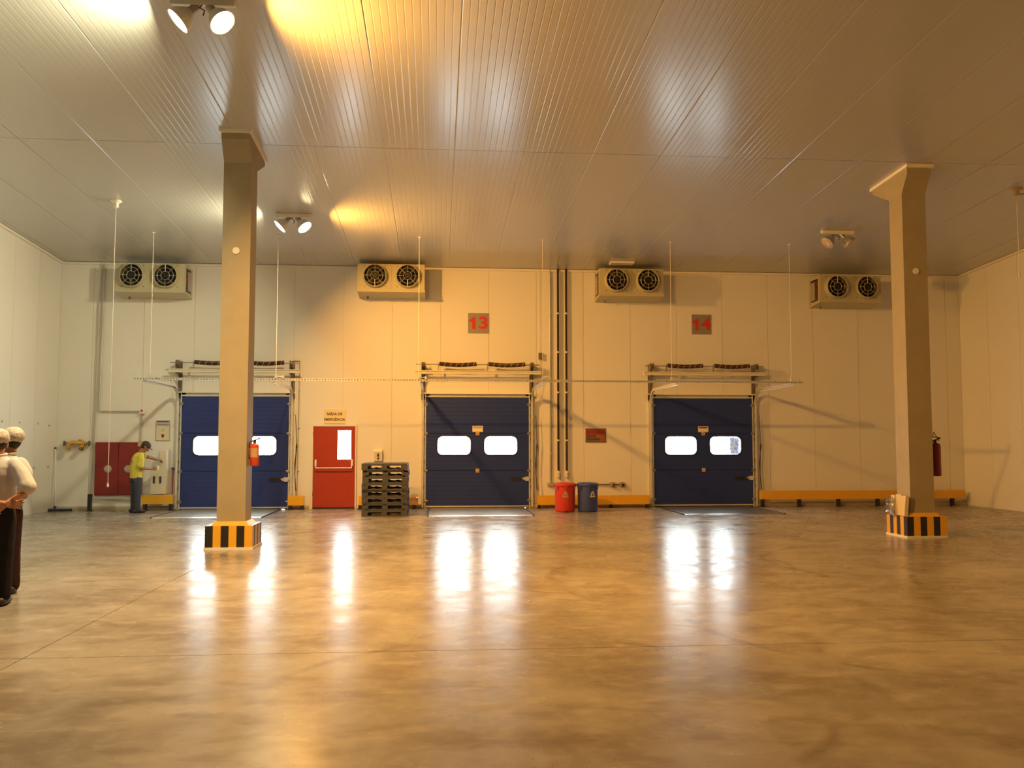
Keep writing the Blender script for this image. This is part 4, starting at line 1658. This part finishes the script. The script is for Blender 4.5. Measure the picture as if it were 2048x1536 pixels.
# person standing in front: white shirt, hands clasped behind the back, seen from behind
def person_clasped():
    t = thing('person', 'nearer person in hairnet and white shirt with hands clasped behind back', 'person', (-4.215, -12.40, 0))
    yaw = 0.12
    hr = Matrix.Rotation(0.35, 3, 'Z') @ Matrix.Rotation(-0.12, 3, 'X')
    hc = (-0.02, 0.04, 1.535)
    b = B()
    head(b, hc, hr)
    b.limb([(-0.0, -0.005, 1.36), (-0.015, 0.02, 1.50)], [0.062, 0.056])
    b.eloft([(0, 0, 0.84, 0.14, 0.10), (0, 0, 0.95, 0.15, 0.105), (0, 0, 1.1, 0.14, 0.095), (0, 0, 1.25, 0.165, 0.105), (0, 0, 1.36, 0.15, 0.085), (0, 0, 1.40, 0.07, 0.06)], yaw)
    for s in (-1, 1):
        b.limb([(s * 0.085, 0, 0.88), (s * 0.09, 0.005, 0.48), (s * 0.095, -0.01, 0.08)], [0.082, 0.055, 0.042])
    # right arm: elbow out to the right, forearm back to the waist
    b.limb([(0.165, -0.01, 1.325), (0.345, -0.11, 1.095), (0.20, -0.20, 0.985)], [0.045, 0.044, 0.03])
    hand(b, (0.185, -0.215, 0.975), (-0.7, -0.10, -0.5), (0.1, 1, 0), 0.95, 0.55, -1)
    # left arm: across the back, open hand pointing right
    b.limb([(-0.165, -0.01, 1.325), (-0.29, -0.12, 1.09), (-0.02, -0.20, 0.99), (0.17, -0.22, 0.975)], [0.045, 0.044, 0.036, 0.03])
    hand(b, (0.205, -0.225, 0.972), (1, -0.05, -0.03), (0, -1, 0.3), 1.08, 0.16, -1)
    remeshed('body', b, M['skin_light'], t, 0.0065, 2)
    eyes(hc, hr, t)
    b = B()
    b.eloft([(0, 0, 0.955, 0.168, 0.125), (0, 0, 1.0, 0.178, 0.138), (0, 0, 1.08, 0.172, 0.128), (0, -0.005, 1.22, 0.188, 0.13), (0, -0.005, 1.31, 0.195, 0.118), (0, 0, 1.37, 0.15, 0.092), (-0.0, 0.005, 1.41, 0.082, 0.072), (-0.0, 0.008, 1.43, 0.074, 0.066)], yaw)
    b.limb([(0.155, -0.01, 1.335), (0.215, -0.03, 1.27), (0.325, -0.095, 1.13)], [0.072, 0.076, 0.082])
    b.limb([(-0.155, -0.01, 1.335), (-0.20, -0.03, 1.27), (-0.275, -0.09, 1.125)], [0.075, 0.078, 0.082])
    sh = remeshed('shirt', b, M['shirt_white'], t, 0.011, 4)
    wrinkle(sh, 0.006, 9)
    b = B()
    b.tube([(-0.008 + 0.072 * math.cos(a), 0.01 + 0.066 * math.sin(a), 1.432 + 0.012 * math.sin(a)) for a in (2 * PI * j / 18 for j in range(18))], 0.014, 8, closed=True)
    obj('collar', b, M['shirt_white'], sh, True)
    b = B()
    b.eloft([(0, 0, 0.78, 0.165, 0.13), (0, 0, 0.86, 0.172, 0.135), (0, 0, 0.94, 0.165, 0.122), (0, 0, 0.985, 0.16, 0.118)], yaw)
    for s in (-1, 1):
        b.limb([(s * 0.085, 0, 0.84), (s * 0.088, 0.0, 0.5), (s * 0.092, -0.01, 0.10)], [0.10, 0.085, 0.075])
    tr = remeshed('trousers', b, M['trousers'], t, 0.011, 3)
    wrinkle(tr, 0.004, 8)
    shoes(t, ((-0.092, -0.0), (0.092, -0.0)), yaw)
    hc2 = Vector(hc) + hr @ Vector((0, -0.025, 0.02))
    b = B()
    b.ell(hc2, (0.083, 0.09, 0.098), hr)
    obj('hair', b, M['hair'], t, True)
    b = B()
    b.ell(Vector(hc) + hr @ Vector((0, -0.02, 0.055)), (0.102, 0.118, 0.095), hr, 24, 16)
    nt = obj('hairnet', b, M['net'], t, True)
    wrinkle(nt, 0.008, 18)
    return t


def person_behind():
    t = thing('person', 'farther person in hairnet, white polo and dark maroon trousers', 'person', (-4.455, -11.70, 0))
    yaw = 0.25
    hr = Matrix.Rotation(0.95, 3, 'Z') @ Matrix.Rotation(-0.18, 3, 'X')
    hc = (0.02, 0.05, 1.555)
    b = B()
    head(b, hc, hr)
    b.limb([(0.01, 0.0, 1.36), (0.018, 0.03, 1.51)], [0.06, 0.055])
    b.eloft([(0, 0, 0.84, 0.13, 0.10), (0, 0, 0.95, 0.14, 0.105), (0, 0, 1.1, 0.135, 0.095), (0, 0, 1.25, 0.155, 0.105), (0, 0, 1.36, 0.14, 0.085), (0, 0, 1.40, 0.07, 0.06)], yaw)
    for s in (-1, 1):
        b.limb([(s * 0.08, 0, 0.88), (s * 0.085, 0.005, 0.48), (s * 0.088, -0.01, 0.08)], [0.08, 0.054, 0.042])
        b.limb([(s * 0.155, -0.01, 1.315), (s * 0.205, 0.0, 1.06), (s * 0.12, 0.17, 0.98)], [0.045, 0.042, 0.028])
        hand(b, (s * 0.10, 0.185, 0.978), (-s * 0.8, 0.5, 0.0), (0, 0.3, -1), 0.95, 0.4, s)
    remeshed('body', b, M['skin'], t, 0.0065, 2)
    eyes(hc, hr, t)
    b = B()
    b.eloft([(0, 0, 0.90, 0.160, 0.125), (0, 0, 1.0, 0.158, 0.13), (0, 0, 1.1, 0.16, 0.125), (0, -0.005, 1.22, 0.178, 0.13), (0, -0.005, 1.31, 0.18, 0.115), (0, 0, 1.37, 0.145, 0.092), (0.005, 0.005, 1.41, 0.082, 0.074), (0.008, 0.01, 1.44, 0.072, 0.066)], yaw)
    for s in (-1, 1):
        b.limb([(s * 0.145, -0.01, 1.33), (s * 0.185, -0.005, 1.26), (s * 0.208, 0.0, 1.10)], [0.072, 0.070, 0.072])
    sh = remeshed('shirt', b, M['shirt_white'], t, 0.011, 4)
    wrinkle(sh, 0.006, 9)
    b = B()
    b.tube([(0.012 + 0.072 * math.cos(a), 0.015 + 0.066 * math.sin(a), 1.44 + 0.012 * math.sin(a)) for a in (2 * PI * j / 18 for j in range(18))], 0.013, 8, closed=True)
    obj('collar', b, M['shirt_white'], sh, True)
    b = B()
    b.eloft([(0, 0, 0.78, 0.16, 0.125), (0, 0, 0.86, 0.165, 0.13), (0, 0, 0.94, 0.155, 0.12)], yaw)
    for s in (-1, 1):
        b.limb([(s * 0.082, 0, 0.84), (s * 0.086, 0.0, 0.5), (s * 0.10, -0.01, 0.09)], [0.095, 0.080, 0.078])
    tr = remeshed('trousers', b, M['trousers_maroon'], t, 0.011, 3)
    wrinkle(tr, 0.004, 8)
    shoes(t, ((-0.092, 0.0), (0.098, 0.0)), yaw)
    b = B()
    b.ell(Vector(hc) + hr @ Vector((0, -0.025, 0.015)), (0.083, 0.09, 0.098), hr)
    obj('hair', b, M['hair'], t, True)
    b = B()
    b.ell(Vector(hc) + hr @ Vector((0, -0.028, 0.058)), (0.108, 0.125, 0.098), hr, 24, 16)
    nt = obj('hairnet', b, M['net'], t, True)
    wrinkle(nt, 0.008, 18)
    return t


def person_yellow():
    t = thing('person', 'person in dark cap, yellow shirt and jeans filling a cup', 'person', (-6.62, -0.93, 0))
    yaw = -0.85
    hr = Matrix.Rotation(-1.15, 3, 'Z') @ Matrix.Rotation(-0.75, 3, 'X')
    hc = (0.165, 0.06, 1.45)
    b = B()
    head(b, hc, hr, 0.97)
    b.limb([(0.05, 0.03, 1.28), (0.12, 0.05, 1.40)], [0.06, 0.052])
    b.eloft([(0, 0, 0.74, 0.14, 0.10), (0, 0, 0.85, 0.14, 0.10), (0.005, 0, 1.0, 0.135, 0.095), (0.02, 0.01, 1.15, 0.155, 0.10), (0.045, 0.025, 1.27, 0.14, 0.08), (0.06, 0.03, 1.31, 0.07, 0.06)], yaw)
    fx, fy = -math.sin(yaw), math.cos(yaw)
    rx, ry = math.cos(yaw), math.sin(yaw)
    for s in (-1, 1):
        b.limb([(s * 0.08 * rx, s * 0.08 * ry, 0.80), (s * 0.085 * rx + 0.01, s * 0.085 * ry, 0.44), (s * 0.085 * rx - 0.0, s * 0.085 * ry, 0.07)], [0.082, 0.055, 0.042])
    # right arm (camera side): upper arm down, forearm level towards the cup
    sR = Vector((0.03 + 0.165 * rx, 0.02 + 0.165 * ry, 1.235))
    b.limb([sR + Vector((-0.01, 0.01, -0.015)), (0.135, -0.14, 0.985), (0.29, 0.09, 0.965)], [0.042, 0.040, 0.028])
    hand(b, (0.305, 0.105, 0.965), (0.75, 0.65, 0.02), (-0.7, 0.7, 0), 0.95, 0.6, 1)
    # left arm: reaching forward to the tap
    sL = Vector((0.04 - 0.15 * rx, 0.03 - 0.15 * ry, 1.25))
    b.limb([sL + Vector((0.02, 0, -0.01)), (0.16, 0.28, 1.225), (0.30, 0.48, 1.165)], [0.042, 0.040, 0.028])
    hand(b, (0.305, 0.495, 1.162), (0.45, 0.75, -0.12), (0, 0.1, -1), 0.95, 0.35, -1)
    remeshed('body', b, M['skin'], t, 0.0065, 2)
    eyes(hc, hr, t)
    b = B()
    b.eloft([(0.0, -0.0, 0.76, 0.165, 0.125), (0, 0, 0.85, 0.160, 0.125), (0.0, 0, 1.0, 0.160, 0.125), (0.01, 0.005, 1.14, 0.178, 0.125), (0.035, 0.02, 1.24, 0.17, 0.105), (0.05, 0.025, 1.295, 0.12, 0.085), (0.065, 0.03, 1.33, 0.07, 0.066)], yaw)
    b.limb([sR + Vector((-0.02, 0.02, 0)), sR + Vector((0.0, -0.01, -0.08)), (0.12, -0.135, 1.045)], [0.07, 0.072, 0.074])
    b.limb([sL + Vector((0.02, -0.02, 0)), sL + Vector((0.03, 0.05, 0)), (0.08, 0.22, 1.24)], [0.068, 0.068, 0.07])
    sh = remeshed('shirt', b, M['shirt_yellow'], t, 0.011, 4)
    wrinkle(sh, 0.006, 9)
    # dark round print on the back, following the cloth
    b = B()
    bx, by = -fx, -fy
    for r0, r1, a0, a1 in ((0.035, 0.055, -0.5, 4.2), (0.012, 0.024, 1.5, 6.0)):
        n = 12
        for j in range(n):
            q = []
            for a, rr in ((a0 + (a1 - a0) * j / n, r0), (a0 + (a1 - a0) * (j + 1) / n, r0), (a0 + (a1 - a0) * (j + 1) / n, r1), (a0 + (a1 - a0) * j / n, r1)):
                u, v = rr * math.cos(a) - 0.01, 1.135 + rr * math.sin(a)
                w = 0.137 - 1.2 * u * u + 0.03 * (1.135 - v)
                q.append((0.01 + rx * u + bx * w, 0.005 + ry * u + by * w, v))
            b.face(q)
    obj('back_print', b, M['navy'], sh)
    b = B()
    b.eloft([(0, 0, 0.70, 0.155, 0.12), (0, 0, 0.78, 0.158, 0.12), (0, 0, 0.85, 0.148, 0.11)], yaw)
    for s in (-1, 1):
        b.limb([(s * 0.078 * rx, s * 0.078 * ry, 0.76), (s * 0.085 * rx + 0.008, s * 0.085 * ry, 0.44), (s * 0.09 * rx - 0.0, s * 0.09 * ry, 0.08)], [0.092, 0.075, 0.066])
    tr = remeshed('trousers', b, M['jeans'], t, 0.011, 3)
    wrinkle(tr, 0.005, 9)
    shoes(t, ((-0.09 * rx, -0.09 * ry), (0.09 * rx, 0.09 * ry)), yaw)
    # cap: crown and peak
    b = B()
    b.ell(Vector(hc) + hr @ Vector((0, -0.012, 0.048)), (0.086, 0.106, 0.082), hr, 20, 12)
    cp = obj('cap', b, M['cap'], t, True)
    b = B()
    pk = []
    for j in range(9):
        a = PI * j / 8
        pk.append((0.075 * math.cos(a), 0.075 + 0.085 * math.sin(a)))
    b.prism(pk, lambda u, v: Vector(hc) + hr @ Vector((u, v, 0.045 - 0.6 * u * u * 4 * 0.6)), lambda u, v: Vector(hc) + hr @ Vector((u, v, 0.052 - 0.6 * u * u * 4 * 0.6)))
    obj('peak', b, M['cap'], cp)
    b = B()
    b.ell(Vector(hc) + hr @ Vector((0, -0.03, 0.0)), (0.078, 0.075, 0.075), hr)
    obj('hair', b, M['hair'], t, True)
    return t


person_clasped()
person_behind()
person_yellow()
t = thing('paper_cup', 'small white cup held by the person in yellow', 'cup', (-6.225, -0.735, 0.945))
b = B()
b.lathe([(0.024, 0.0), (0.034, 0.085), (0.031, 0.085), (0.022, 0.004)], n=16)
obj('cup_wall', b, M['cup'], t, True)
